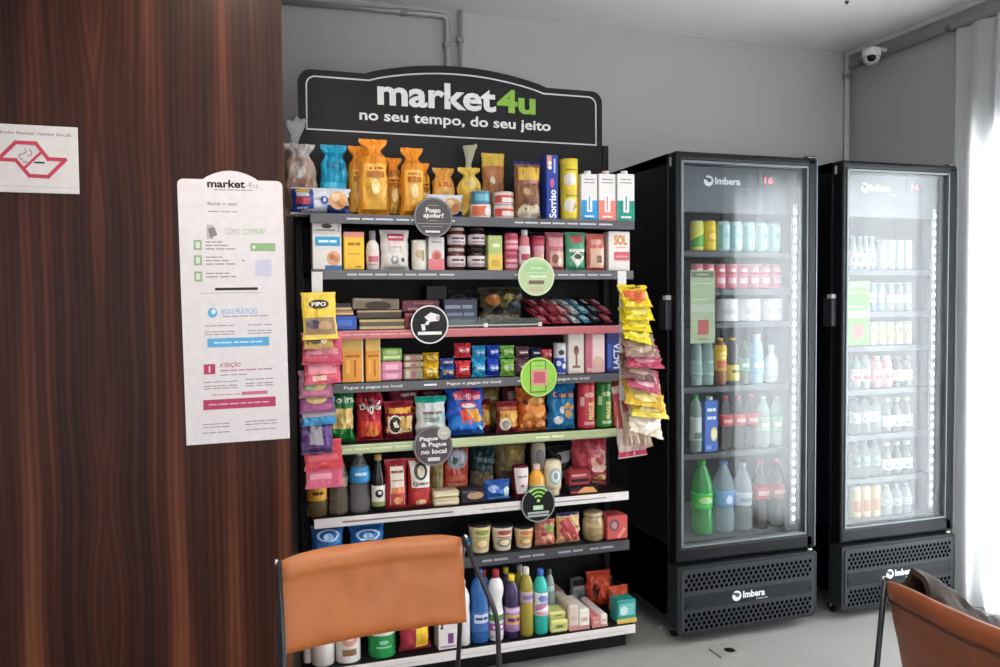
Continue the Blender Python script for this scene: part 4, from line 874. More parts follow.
cb = [('pink-red', 0xb03a50, 0xcf7080, 538, 551), ('crimson', 0x9a2f44, 0xc45c68, 549, 562), ('rose', 0xb85a66, 0xd9a0a0, 558, 571), ('silver and white', 0x9aa0a4, 0xd9d9d8, 569, 582), ('teal blue', 0x3c7f92, 0xb9d3d8, 580, 592), ('black', 0x2a2a32, 0x6a6a72, 590, 603), ('dark red', 0x7a2a38, 0xb0636c, 602, 614)]
for i, (nm, c, c2, x0, x1) in enumerate(cb):
    w, h, p = fit('C', x0, x1, 303+i*.6, .0); q = MB()
    o = make_bag('chocolate_bar', .036, .15, .014, c, [('r', .1, .1, .9, .35, c2), ('r', .2, .5, .8, .8, c2), ('r', 0.380, 0.470, 0.620, 0.770, 0xe8dede)], seed=50+i, fat=.5, wr=.006)
    o.location = p+Vector((.018, .015, .013)); o.rotation_euler = Euler((-math.radians(66), 0, math.radians(14))); lab(o, '%s wrapped chocolate bar leaning in the fan of bars by the yellow bags' % nm, 'chocolate')
    o.location.z += .003
    o3 = o.copy(); C.objects.link(o3); o3.location = o.location+Vector((.0, .012, .034)); o3['label'] = '%s wrapped chocolate bar, second layer in the fan of bars' % nm
# ================================================================== SHELF D: wafers, sweets, boxes
for x0, x1, lb in ((341.5, 364, 'wide orange wafer box with yellow top beside the hanging pink bags'), (365.5, 381, 'narrow orange wafer box with yellow top beside the wider one')):
    pbox('wafer_box', lb, 'D', x0, x1, 337.5, 0xe0962e, [('r', 0, .70, 1, 1, 0xdfb45c), ('r', 0.150, 0.556, 0.542, 0.604, 0xb0601a), ('r', 0.584, 0.556, 0.850, 0.604, 0xb0601a), ('r', .55, .12, .66, .5, 0xb06a20), ('r', .2, .2, .35, .5, 0xe8b04c), ('r', .94, 0, 1, 1, 0xead9b8)], d=.05, cat='box')
def pack(label, x0, x1, yb, yt, col, art=(), back=0, d=.05, name='biscuit_pack', s='D'):
    w, h, p = fit(s, x0, x1, yt, back)
    zb = max(0, at((x0+x1)/2, yb, p.y).z-SH[s][1]) if yb else 0
    o = make_box(name, w*.97, d, h-zb-.001, col, art, None, bev=.006); o.location = p+Vector((0, 0, zb)); lab(o, label, 'sweets'); return o
pack('pink wafer pack, lower, under a green pack of the same size', 381.5, 403, 0, 361.5, 0xd88aa6, [('r', .05, .44, .95, .54, 0xb86a88), ('r', .2, .6, .8, .85, 0xe6b0c4), ('r', .2, .12, .8, .36, 0xe6b0c4)])
pack('lime green wafer pack on top of the pink wafer pack', 381.5, 403, 361.5, 348, 0x7fa552, [('r', .1, .2, .9, .42, 0xc2d6a0), ('e', .5, .7, .3, .2, 0xa8c47c)])
for j, (yb, yt, nm) in enumerate(((0, 368, 'bottom'), (368, 361.5, 'middle'), (361.5, 354.5, 'top'))):
    pack('beige and mauve biscuit pack, %s of the stack of three beside the green pack' % nm, 404, 424, yb, yt, (0xa08a72, 0xb29a86, 0x97806c)[j], [('r', .08, .2, .3, .8, 0xc9b8a0), ('r', .4, .25, .65, .75, 0xa05a70), ('r', .7, .2, .92, .8, 0x7c8a5c)])
def sweet(label, x0, x1, yb, yt, col, c2, seed, s='D', back=0, group=None):
    w, h, p = fit(s, x0, x1, yt, back); zb = max(0, at((x0+x1)/2, yb, p.y).z-SH[s][1]) if yb else 0
    o = make_bag('sweet_bag', w*1.02, (h-zb), .045, col, [('r', .15, .35, .85, .7, c2), ('e', .5, .5, .2, .14, col), ('r', 0.250, 0.460, 0.530, 0.580, 0xf0ece8), ('r', 0.560, 0.460, 0.750, 0.580, 0xf0ece8)], seed=seed, fat=.5, wr=.02, crimp=.1)
    o.location = p+Vector((0, .0, zb)); lab(o, label, 'sweets', group); return o
for k_, (nm, x0, x1, ym, yt, c, c2) in enumerate((('yellow', 424.5, 440.5, 363.5, 353, 0xe2b52c, 0xf0d060), ('blue and gold', 441.5, 457, 366.5, 358.5, 0x3a62b0, 0xc2a05a), ('bright red', 455.5, 473, 361, 346.5, 0xcf3a46, 0xe47078),
        ('sky blue', 473.5, 488, 359.5, 346, 0x2f9fce, 0x6cc2e0), ('royal blue', 488, 501.5, 359.5, 346, 0x2c4fc0, 0x7c98e0), ('lime green', 501.5, 516.5, 359.5, 347, 0x86bf54, 0xb9dc90), ('brown purple', 517, 531, 358.5, 347, 0x6a4650, 0x94747c), ('navy', 531, 543, 360, 349.5, 0x2a3252, 0x5a6488), ('coral red', 543, 553.5, 361, 350.5, 0xd8555a, 0xeaa0a0))):
    sweet('%s sweet bag, lower of a stack of two on the sweets shelf' % nm, x0, x1, 0, ym, c, c2, 60+k_)
    sweet('%s sweet bag, upper of a stack of two on the sweets shelf' % nm, x0, x1, ym, yt, c, c2, 80+k_)
pcan('sweet_tub', 'blue and white patterned tub beside the white dessert box', 'D', 553.5, 567.5, 343, 0xd5d8dc, [('r', .0, .0, 1, .55, 0x2a48a6), ('e', .3, .35, .14, .10, 0xdde2ee), ('e', .62, .25, .14, .10, 0xdde2ee), ('e', .7, .48, .1, .08, 0xdde2ee), ('e', .45, .75, .16, .1, 0x3a3a3c)], straight=True, lid=0xd8d8d6)
pbox('dessert_box', 'white dessert box with brown glass picture beside the pink box', 'D', 566, 585, 333.5, 0xe4dad0, [('e', .5, .58, .16, .12, 0x7a5648), ('r', .44, .2, .56, .56, 0x8a6458), ('r', .25, .14, .75, .20, 0x8a6a5c), ('r', .1, .02, .9, .06, 0xcfc0b4)], d=.05)
pbox('dessert_box', 'pink and white dessert box beside the blue chocolate box', 'D', 585.5, 605.5, 333, 0xd8a0a8, [('r', 0, 0, .30, 1, 0xc06a7c), ('r', .38, .30, .94, .95, 0xe6d0cc), ('e', .64, .28, .26, .14, 0xd8b49c), ('r', .05, .05, .95, .12, 0xd0b0a8)], d=.05)
pbox('chocolate_box', 'deep blue chocolate box with white upright lettering at the end of the sweets shelf', 'D', 606.5, 622.5, 331.5, 0x27377e, [('tv', .62, .40, .40, .62, 'LACTA', 0xdde2f0, .04), ('r', .1, .8, .9, .95, 0x3b3a7e), ('r', .05, .1, .3, .7, 0x3d5cae)], d=.05)
# ================================================================== SHELF E: crisps
pbag('crisp_bag', 'green and yellow crisp bag with white lettering behind the hanging purple bags', 'E', 330, 356.5, 388, 0x3f8a4c, [('p', [(.0, .70), (1, .78), (1, .94), (.0, .88)], 0x2f7a44), ('t', .60, .82, .75, .13, 'olita', 0xf0efe6, .03), ('r', .10, .28, .95, .66, 0xe6cf86), ('e', .58, .46, .34, .17, 0xe0b660), ('e', .60, .46, .2, .1, 0xecd490), ('r', .05, .0, 1, .20, 0x1f7a3a)], t=.08, seed=101, wr=.02)
dor = [('r', .12, .05, .88, .40, 0xcf4a38), ('p', [(.30, .96), (.70, .96), (.90, .78), (.5, .50), (.10, .78)], 0x8f1f2c), ('p', [(.5, .52), (.9, .76), (.84, .78), (.5, .58), (.22, .74), (.16, .72)], 0xe8d0cc), ('p', [(.32, .86), (.58, .74), (.40, .70)], 0x1a1416), ('t', .50, .66, .86, .115, 'Doritos', 0x16110f, .075), ('t', .50, .66, .84, .10, 'Doritos', 0xf0ece6, .02), ('p', [(.30, .12), (.5, .40), (.66, .10)], 0xe58a4c), ('p', [(.56, .10), (.72, .34), (.84, .12)], 0xdb7a40)]
pbag('crisp_bag', 'red tortilla chip bag with white and black lettering on the crisp shelf', 'E', 356.5, 386, 388, 0xb02636, dor, t=.085, seed=103, fat=.4, wr=.02)
pbag('crisp_bag', 'burgundy bag with gold band and round black and white emblem on the crisp shelf', 'E', 385, 416, 402, 0x8a2330, [('r', .05, .20, .95, .62, 0xd8c48a), ('e', .30, .42, .24, .24, 0xe8e4de), ('e', .30, .42, .20, .20, 0x3a3634), ('p', [(.2, .48), (.34, .50), (.42, .36), (.26, .34)], 0xe8e4de), ('e', .66, .44, .22, .14, 0xcfa85c), ('r', .0, .70, 1, .84, 0xd9a23c)], t=.08, seed=105, wr=.02)
pbag('crisp_bag', 'burgundy snack bag with gold band standing behind the bag with the round emblem', 'E', 390, 422, 386, 0x8c2c3c, [('r', .05, .42, .95, .58, 0xd69a34), ('r', 0.350, 0.793, 0.630, 0.847, 0xe6c8cc), ('r', 0.660, 0.793, 0.850, 0.847, 0xe6c8cc), ('e', .5, .5, .3, .06, 0xb5671f)], back=.10, t=.07, seed=107, wr=.02)
pbag('crisp_bag', 'white snack bag with teal top band behind the dark pay sign', 'E', 417, 448.5, 397, 0xc9d0cc, [('r', 0.170, 0.590, 0.540, 0.650, 0x7e6a72), ('r', 0.579, 0.590, 0.830, 0.650, 0x7e6a72), ('r', .2, .48, .8, .50, 0x9aa6a4), ('r', .2, .40, .7, .42, 0x9aa6a4), ('r', .05, .0, .95, .25, 0xb4bfbb), ('r', .7, .36, .92, .58, 0xa6c2bc)], t=.07, seed=109, zones=[(.85, 1, 0x21a08c)], wr=.015)
pbag('crisp_bag', 'dark maroon snack bag at the back above the teal-topped white bag', 'E', 422, 446, 386, 0x5c1f30, [('r', 0.100, 0.826, 0.548, 0.874, 0xa85468), ('r', 0.596, 0.826, 0.900, 0.874, 0xa85468)], back=.12, t=.06, seed=111)
ruf = [('p', [(.0, .0), (1, .0), (1, .36), (.6, .60), (.0, .30)], 0x2f7ecf), ('p', [(.12, .86), (.30, .90), (.5, .97), (.7, .90), (.9, .86), (.86, .72), (.14, .72)], 0xc23a5a), ('t', .5, .785, .72, .12, 'Ruffles', 0xe9a8b4, .03), ('e', .52, .62, .22, .07, 0xcf3a52), ('e', .52, .61, .17, .045, 0xece8ea), ('p', [(.28, .52), (.62, .54), (.78, .34), (.62, .24), (.36, .26)], 0xd8452e), ('p', [(.42, .54), (.76, .55), (.92, .30), (.74, .26)], 0xe8a83a), ('p', [(.76, .24), (.92, .18), (1.0, .06), (.86, .12)], 0x8cc6e8), ('r', .1, .06, .6, .14, 0x1e50b4)]
pbag('crisp_bag', 'bright blue ridged crisp bag with red lettering and orange crisp picture', 'E', 448.5, 487, 386, 0x1f4fb0, ruf, t=.085, seed=113, fat=.4, wr=.02)
mini = [('r', .08, .22, .92, .72, 0xcf9a3a), ('e', .32, .30, .26, .20, 0xe2dcd0), ('e', .32, .30, .18, .13, 0x9a958c), ('e', .7, .5, .2, .16, 0xdcb25c), ('r', .0, .74, 1, .84, 0xb05a2c)]
pbag('crisp_bag', 'small burgundy snack bag with gold panel beside the bright blue crisp bag', 'E', 479, 499, 402, 0x7c2230, mini, t=.06, seed=115, wr=.015)
pbag('crisp_bag', 'small burgundy snack bag with gold panel beside the orange puff bag', 'E', 498, 521, 402, 0x7c2230, mini, t=.06, seed=117, wr=.015)
pbag('crisp_bag', 'tan snack bag with white lettering at the back above the small burgundy bags', 'E', 480, 506, 384, 0x94793c, [('t', .55, .68, .6, .10, 'lola', 0xe6d8c4, .03), ('r', .1, .80, .9, .9, 0x7c6430), ('r', .05, .5, .95, .55, 0xa8443a)], back=.10, t=.06, seed=119)
pbag('crisp_bag', 'dark brown snack bag at the back beside the tan snack bag', 'E', 504, 524, 384, 0x5c2a20, [('r', .2, .66, .6, .84, 0xa8888a), ('r', .2, .3, .8, .5, 0x7c3a2a)], back=.11, t=.06, seed=121)
pbag('crisp_bag', 'orange corn puff bag below the green phone sign', 'E', 518, 551, 384, 0xb5541f, [('e', .45, .30, .32, .16, 0xdf8f4a), ('e', .62, .45, .26, .14, 0xe59e54), ('e', .40, .52, .22, .12, 0xd98a45), ('e', .74, .16, .18, .09, 0xe8a060), ('e', .26, .14, .2, .08, 0xe09050), ('e', .52, .66, .24, .08, 0xe4b070), ('p', [(.1, .76), (.9, .82), (.9, .95), (.1, .9)], 0xdf8a2a), ('e', .2, .62, .06, .05, 0x402016)], t=.085, seed=123, wr=.03)
che = [('t', .5, .76, .80, .11, 'Cheetos', 0xd99a4a, .03), ('p', [(.1, .66), (.9, .70), (.9, .86), (.1, .80)], 0x24508a), ('t', .5, .755, .78, .11, 'Cheetos', 0xdfa050, .04), ('e', .40, .44, .10, .08, 0xd8d8d4), ('e', .58, .52, .10, .07, 0xdca860), ('e', .66, .34, .14, .09, 0xcf9a58), ('e', .78, .48, .09, .06, 0xd8b478), ('e', .28, .22, .16, .09, 0xd8dce0), ('r', .5, .08, .9, .16, 0x4f9ccc)]
pbag('crisp_bag', 'bright blue corn puff bag with orange lettering beside the crisp tubes', 'E', 550, 579, 383, 0x2a7fb8, che, t=.085, seed=125, wr=.02)
def tube(label, x0, x1, yt, col, c2, lid):
    pcan('crisp_tube', label, 'E', x0, x1, yt, col, [('tv', .58, .38, .24, .42, 'PRINGLES', 0xe8d890, .04), ('r', .3, .05, .85, .12, c2), ('e', .5, .77, .20, .06, c2), ('r', .12, .5, .3, .72, c2)], cat='crisp tube', straight=True, lid=lid, lidh=.045)
tube('red crisp tube, first of the three tubes beside the blue puff bag', 577, 594.5, 381, 0xc23444, 0xd8a6a0, 0xb03040)
tube('green crisp tube standing between the red and the orange tubes', 595.5, 611, 380, 0x2f7c34, 0xa8c890, 0x35833a)
tube('orange crisp tube behind the red and white hanging bag', 611.5, 626, 379.5, 0xc8623c, 0xe0b090, 0xbf5a36)
# ================================================================== SHELF F: oils, sauces, pouches
pbot('oil_bottle', 'clear brown oil bottle with yellow top band below the hanging pink bags', 'F', 306, 328, 462, 'oil', 0x7c6a44, 0xd9b23a, (.30, .58, 0xe0a838, [('r', 0.300, 0.395, 0.524, 0.605, 0x4a3418), ('r', 0.548, 0.395, 0.700, 0.605, 0x4a3418)]), alpha=.5, rough=.06)
pbot('oil_bottle', 'clear plastic oil bottle without label beside the yellow-banded bottle', 'F', 328, 348.5, 452, 'soda', 0x8a7c6c, 0xb08a8a, (.45, .6, 0x8c8068, []), alpha=.38, rough=.06)
pbot('water_bottle', 'clear plastic bottle with blue neck label beside the dark soy bottle', 'F', 348.5, 370.5, 452, 'soda', 0x8f8d8c, 0xa9a7aa, (.50, .76, 0x2f86bf, [('r', 0.300, 0.510, 0.524, 0.690, 0xcfe4ee), ('r', 0.548, 0.510, 0.700, 0.690, 0xcfe4ee)]), alpha=.36, rough=.06)
pbot('sauce_bottle', 'dark soy sauce bottle with gold cap and round white label', 'F', 371, 385.5, 454, 'soy', 0x1e1a16, 0xb48c54, (.10, .46, 0xdedad2, [('e', .5, .62, .22, .20, 0x2a2624), ('e', .52, .66, .10, .09, 0xd8d4cc), ('r', .0, .0, 1, .22, 0x7f8a4a)]), rough=.12)
sp_art = [('p', [(.15, .10), (.85, .10), (.80, .86), (.20, .86)], 0xe2d6c6), ('r', 0.225, 0.736, 0.533, 0.784, 0x8d4a40), ('r', 0.566, 0.736, 0.775, 0.784, 0x8d4a40), ('r', .22, .34, .80, .46, 0xd98a5c), ('r', .18, .10, .82, .34, 0xb83a3c), ('e', .5, .20, .2, .07, 0xdfa070), ('r', .25, .58, .75, .61, 0xb09a8a)]
pbag('sauce_pouch', 'red and cream stand-up sauce pouch beside the dark soy bottle', 'F', 385.5, 409.5, 460, 0xa42c36, sp_art, t=.06, seed=131, fat=.3, wr=.006)
pbag('sauce_pouch', 'red sauce pouch with white top and oval picture below the dark pay sign', 'F', 408.5, 433.5, 459, 0xb23030, [('p', [(.1, .42), (.9, .42), (.95, .95), (.05, .95)], 0xe4dcd2), ('e', .50, .74, .30, .17, 0x2f4a34), ('e', .52, .74, .17, .12, 0xd8c4ae), ('t', .5, .50, .72, .085, 'Quero', 0x4a3a34, .03), ('r', .1, .18, .9, .40, 0xba3838), ('e', .5, .12, .25, .07, 0xe0b48a)], t=.06, seed=133, fat=.3, wr=.006)
pbag('spice_bag', 'tan spice bag leaning behind the small flat cream packets', 'F', 433, 449, 462, 0x9c8a5c, [('r', .15, .3, .85, .7, 0x8a7848), ('r', .2, .05, .8, .2, 0x5c5a3a)], back=.04, t=.05, seed=135)
for j, (yb, yt, lb) in enumerate(((0, 498, 'lower flat cream packet lying below the tan spice bag'), (498, 491, 'upper flat cream packet lying below the tan spice bag'))):
    pack(lb, 433, 461, yb, yt, 0xc9bb98, [('r', .1, .3, .9, .6, 0xe2d8bc)], name='food_packet', s='F', d=.07)
pbag('sauce_pouch', 'red and grey round-topped pouch beside the dark pay sign', 'F', 446, 474.5, 448, 0xb5483c, [('e', .5, .76, .40, .20, 0x8c95a4), ('e', .5, .78, .28, .13, 0xc4ccd4), ('e', .40, .72, .12, .07, 0x4c6c5c), ('r', .1, .1, .9, .3, 0xb87a5c), ('r', .15, .34, .85, .44, 0xc2604c)], back=.05, t=.06, seed=137, fat=.35, wr=.01)
pbag('grain_bag', 'dark clear grain bag with teal top behind the blue packet', 'F', 472, 498, 447, 0x6c6450, [('r', .1, .05, .9, .40, 0x85765a), ('r', .15, .5, .85, .6, 0x2f4442), ('p', [(.1, .7), (.9, .66), (.9, .74), (.1, .80)], 0x50686a)], back=.10, t=.08, seed=139, zones=[(.5, 1, 0x23393a)], wr=.025)
pack('small black packet with tan food picture lying before the red and grey pouch', 461, 486, 0, 489, 0x24222a, [('e', .6, .55, .35, .25, 0xb08a68), ('r', .05, .75, .6, .9, 0x44465c)], name='food_packet', s='F', d=.08)
pbag('sponge_packet', 'glossy blue packet lying in front of the dark grain bag', 'F', 485, 513, 481, 0x2a56a0, [('e', .3, .62, .2, .18, 0x9ab4dc), ('r', .35, .4, .7, .6, 0x3f76c0), ('e', .8, .45, .12, .25, 0xb8c8c0), ('r', .1, .1, .9, .25, 0x5c8ac8)], t=.06, seed=141, fat=.5)
pbag('grain_bag', 'brown grain bag standing behind the maroon sauce bottle', 'F', 497, 530, 443, 0x77634a, [('r', .30, .55, .78, .92, 0x8f7a44), ('r', .40, .64, .68, .84, 0xb39c5c), ('r', .1, .1, .9, .45, 0x4e4034)], back=.12, t=.08, seed=143, wr=.02)
pbot('sauce_bottle', 'maroon upside-down sauce bottle with white label above the round wireless sign', 'F', 511.5, 528, 464, 'inverted', 0x5c1a26, 0xd8cfcb, (.16, .92, 0x5c1a26, [('p', [(.24, .0), (.76, .0), (.88, 1), (.12, 1)], 0xddd2cf), ('e', .5, .3, .08, .06, 0xb05058), ('r', 0.300, 0.624, 0.524, 0.696, 0x8a7a7a), ('r', 0.548, 0.624, 0.700, 0.696, 0x8a7a7a)]), rough=.2)
pbot('sauce_bottle', 'yellow mustard bottle with pale pink cap beside the maroon sauce bottle', 'F', 528, 545, 463.5, 'round', 0xe0a02e, 0xe2bdb0, (.10, .40, 0xb9b48c, [('r', .2, .3, .8, .7, 0x8c9a94)]))
pbot('sauce_bottle', 'cream mayonnaise bottle with oval blue label beside the mustard bottle', 'F', 544, 561, 459, 'inverted', 0xe2d4b4, 0xdcd4c8, (.2, .9, 0xe2d4b4, [('e', .5, .5, .30, .34, 0x9fb0b4), ('e', .5, .5, .20, .24, 0xd5dcd8), ('e', .5, .52, .09, .14, 0x8896a0)]))
pbot('sauce_bottle', 'second cream mayonnaise bottle at the back above the mustard bottle', 'F', 531, 545, 441, 'inverted', 0xcbbfa8, 0xdcd4c8, (.5, .9, 0xc9beac, [('e', .5, .5, .25, .4, 0x8c8a86)]), back=.11)
pbag('seasoning_bag', 'black and white seasoning bag behind the small orange-topped packets', 'F', 555, 582, 449, 0x2a282c, [('p', [(.1, .5), (.7, .62), (.95, .9), (.3, .84)], 0xb9b4b4), ('e', .3, .72, .14, .1, 0x1a1a1c), ('r', .1, .2, .6, .4, 0x77747a), ('p', [(.5, .25), (.9, .4), (.8, .5)], 0xcac4c4)], back=.09, t=.06, seed=145)
pbag('seasoning_bag', 'small orange seasoning sachet standing beside the cream mayonnaise bottle', 'F', 558, 570, 479, 0xc88a54, [('r', .2, .3, .8, .7, 0xd8a878)], t=.03, seed=147)
pack('black and red packet with orange picture lying in front of the red clear bag', 568, 600, 0, 486, 0x1e1a1c, [('p', [(.2, .1), (.95, .1), (.8, .8), (.5, .9)], 0xd0935c), ('r', .05, .1, .3, .4, 0xb03038)], name='food_packet', s='F', d=.08)
pack('dark red packet with black lettering stacked behind the orange-picture packet', 569, 591, 486, 470, 0x8c2a30, [('r', .1, .25, .9, .45, 0x1c1a1a), ('r', .1, .6, .8, .75, 0xc8888a)], name='food_packet', s='F', d=.05, back=.005)
pbag('popcorn_bag', 'large red and clear snack bag leaning at the far end under the hanging bags', 'F', 580, 617, 441, 0xb4404c, [('e', .68, .58, .28, .20, 0xcf9a8c), ('p', [(.2, .9), (.5, .95), (.9, .6), (.7, .45)], 0xc2606a), ('r', .35, .16, .95, .28, 0xb5483c), ('e', .7, .22, .2, .05, 0xd8c08a), ('e', .66, .40, .26, .07, 0xd8b4a4), ('e', .6, .08, .3, .05, 0xa08a58)], back=.02, t=.09, seed=149, wr=.03)
# ================================================================== SHELF G: cups, packs
for lb, x0, x1 in (('blue pack with white swirl behind the tan chair, nearer the wood panel', 312, 346), ('blue pack with white swirl behind the tan chair, second from the wood panel', 351, 387)):
    pbag('cleaning_pack', lb, 'G', x0, x1, 528, 0x2a6cae, [('ring', .5, .80, .36, .12, .78, 0xbfd6ec), ('e', .5, .78, .16, .07, 0x9cc4e4), ('r', .1, .3, .9, .5, 0x5f9cd0), ('r', .1, .05, .9, .2, 0x1c4c88)], t=.10, seed=x0, fat=.5)
pbag('cleaning_pack', 'small blue packet between the tan chair and the noodle cups', 'G', 455, 473, 541, 0x2a66a4, [('e', .5, .6, .3, .2, 0x8ab4d8), ('r', .1, .1, .9, .3, 0x1c3f70)], t=.06, seed=155)
for lb, x0, x1, yt, cols in (('noodle cup with green vegetable print, first beside the tan chair', 468, 491.5, 522.5, (0xcfc08e, 0x8a9a4a, 0xc9a468)), ('noodle cup with red heading and grey bowl print, second from the tan chair', 490.5, 513, 523.5, (0xd6cab8, 0xa84a44, 0x8d8078)), ('noodle cup with orange heading and orange bowl print, third from the tan chair', 513, 535.5, 524.5, (0xd9bd92, 0xc8814a, 0xd0904c))):
    pcup('noodle_cup', lb, 'G', x0, x1, yt, cols[0], [('e', .5, .78, .28, .10, cols[1]), ('e', .5, .34, .34, .20, cols[2]), ('e', .5, .36, .2, .12, 0xe2d2a8), ('r', .2, .55, .8, .60, cols[1]), ('r', .1, .02, .9, .12, 0xcfc4b0)], 0x2c2a2c, flare=.76)
pbag('noodle_bag', 'pink and green noodle packet beside the third noodle cup', 'G', 534.5, 558, 521, 0xc07a68, [('e', .6, .66, .3, .18, 0x7c9a4c), ('e', .36, .56, .16, .14, 0xb04a58), ('r', .1, .1, .9, .3, 0xb86a5c), ('e', .5, .36, .3, .1, 0xd0a07c)], t=.05, seed=157)
pbag('noodle_bag', 'red and cream diagonal-striped pasta packet beside the pink noodle packet', 'G', 558.5, 582.5, 514, 0xcfa878, [('p', [(.05, .7), (.35, .95), (.95, .2), (.7, .05)], 0xb84a50), ('p', [(.05, .45), (.15, .6), (.6, .05), (.4, .05)], 0xb84a50), ('p', [(.5, .9), (.62, .95), (.95, .55), (.95, .4)], 0xd8bc8c)], t=.06, seed=159, zones=[(.9, 1, 0x2a2a5c)])
pjar('preserve_jar', 'pale beige preserve jar with clear sides beside the red box', 'G', 582.5, 603.5, 511, 0xa38c68, 0xb9a684, 0xb09a74, [('r', .2, .2, .8, .7, 0x96815c)])
o, h = pbox('snack_box', 'salmon red box with grey swirl at the end of the dark shelf', 'G', 606, 628.5, 516, 0xc4524e, [('e', .34, .62, .24, .26, 0x54505c), ('e', .34, .60, .14, .16, 0xb87c7c), ('p', [(.45, .1), (.8, .5), (.95, .4), (.6, .02)], 0xd88a80)], d=.09)
# ================================================================== SHELF H: cleaning goods
pbot('bleach_bottle', 'small white bottle at the wood panel end of the bottom shelf', 'H', 303, 313, 620, 'lotion', 0xd8d4d0, 0xc4c0bc, back=.05)
jg, hj = pbot('cleaner_jug', 'white cleaner jug with side handle on the bottom shelf under the chair back', 'H', 310, 335.5, 612, 'lotion', 0xe6e2de, 0xd8d4d2)
k = MB(); k.tube([(.018, .02, hj*.70), (.034, .018, hj*.66), (.036, .018, hj*.45), (.026, .02, hj*.36)], .007, mat(0xe2deda, .35), 8); k.build('handle', jg)
pcan('powder_tub', 'white tub with pink child picture on the bottom shelf beside the white jug', 'H', 335, 361, 618, 0xe4ded8, [('e', .5, .62, .24, .2, 0xcf9a8c), ('e', .5, .66, .13, .1, 0xe8cdbc), ('r', .3, .16, .7, .34, 0x8a6a4c)], cat='tub', straight=True)
pcan('scouring_tub', 'green tub with white band on the bottom shelf under the chair back', 'H', 367.5, 396, 615, 0x1f8a46, [('r', .15, .62, .9, .92, 0xd9d5cc), ('r', 0.250, 0.724, 0.530, 0.796, 0xb04a44), ('r', 0.560, 0.724, 0.750, 0.796, 0xb04a44), ('r', .3, .25, .7, .3, 0x8cc8a0), ('e', .5, .42, .12, .06, 0x8cc8a0)], cat='tub', straight=True)
pbag('soap_powder_bag', 'red soap powder bag with yellow square and blue arc beside the green tub', 'H', 401, 433, 612, 0xb63a4a, [('r', .46, .14, .88, .60, 0xe8c834), ('r', .54, .22, .80, .48, 0xd8a428), ('e', .5, .92, .36, .10, 0xd8dce6), ('e', .6, .84, .28, .06, 0x3c5ca8)], t=.08, seed=161, fat=.45, wr=.008)
pbox('freshener_box', 'white box with purple print on the bottom shelf beside the red bag', 'H', 438, 458, 612, 0xe0dad6, [('r', .5, .15, .8, .42, 0x7c3a7c), ('e', .2, .72, .08, .10, 0x2c2a2c), ('r', .1, .05, .9, .10, 0xa88ab0), ('r', .1, .55, .25, .62, 0x4c4a4c)], d=.07)
pbot('bleach_bottle', 'tall white plain bottle standing behind the chair leg on the bottom shelf', 'H', 455, 470, 580, 'clean', 0xdedcdc, 0xd2cfcf, rough=.3)
pbot('detergent_bottle', 'blue detergent bottle with white label and red and blue cap', 'H', 469.5, 489, 569, 'clean', 0x2f64a8, 0x2a54a8, (.14, .44, 0x3c6cae, [('r', .2, .50, .8, .90, 0xccd8e6), ('r', 0.250, 0.640, 0.530, 0.760, 0x2a4a88), ('r', 0.560, 0.640, 0.750, 0.760, 0x2a4a88)]))
k = MB(); q = fit('H', 480, 488, 569, .05); pbot('detergent_bottle', 'blue bottle with red cap half hidden behind the blue detergent bottle', 'H', 477, 491, 570, 'clean', 0x2a5a9c, 0xb04048, back=.06)
pbot('bleach_bottle', 'white waisted bleach bottle with dark red cap and purple-green label', 'H', 487, 504, 569.5, 'bleach', 0xe6e3e0, 0xa02c38, (.05, .40, 0xdcd8d8, [('r', .0, .70, 1, .95, 0x5c8a4c), ('r', .0, .30, 1, .58, 0xb05a9c), ('r', 0.250, 0.390, 0.530, 0.510, 0xece8ec), ('r', 0.560, 0.390, 0.750, 0.510, 0xece8ec)]))
pbot('detergent_bottle', 'dark purple cleaner bottle with yellow cap and lilac label', 'H', 503, 520, 574, 'clean', 0x3a2c54, 0xe2c42c, (.12, .50, 0xa27aac, [('r', .1, .30, .9, .70, 0xcfa85c), ('r', 0.200, 0.422, 0.536, 0.578, 0x5c2a6c), ('r', 0.572, 0.422, 0.800, 0.578, 0x5c2a6c), ('r', .1, .8, .9, .95, 0xd0b4d4)]))
pbot('detergent_bottle', 'purple bottle with yellow cap behind the dark purple cleaner bottle', 'H', 499, 513, 567, 'clean', 0x4a3a5c, 0xdcc038, back=.09)
pbot('detergent_bottle', 'olive yellow cleaner bottle with white cap and pale label', 'H', 518.5, 533.5, 567, 'clean', 0xa8983c, 0xe0dcd6, (.50, .66, 0xc0a8b8, [('r', .15, .3, .85, .7, 0x8c7a9c)]), alpha=.9)
pbot('detergent_bottle', 'second olive cleaner bottle with grey cap behind the olive yellow one', 'H', 513, 526, 564.5, 'clean', 0x98903a, 0xbab6b4, back=.08, alpha=.9)
pbot('detergent_bottle', 'turquoise cleaner bottle with dark blue cap and white diagonal label', 'H', 532.5, 549, 569, 'clean', 0x2ab4a8, 0x2f62b0, (.30, .66, 0xe4e2e4, [('p', [(.1, .2), (.9, .5), (.9, .75), (.1, .45)], 0xb07aa8), ('e', .5, .75, .25, .15, 0x6c8cc8), ('r', .1, .05, .9, .18, 0xd8a0a8)]))
pbot('spray_bottle', 'slim silver-grey can standing behind the turquoise cleaner bottle', 'H', 546, 556, 570, 'clean', 0x8f9a98, 0x6a7674, (.2, .7, 0xa8b4b0, [('r', .2, .2, .8, .8, 0x7c8c88)]), back=.08)
def hb(label, x0, x1, yb, yt, col, art, d=.08, back=0, name='soap_box', rz=0):
    o = pack(label, x0, x1, yb, yt, col, art, back, d, name, 'H'); o.rotation_euler.z = rz; o['category'] = 'box'; return o
ya = [('r', .1, .3, .9, .7, 0xb8bc74), ('r', .3, .4, .7, .6, 0x6c7a3c)]
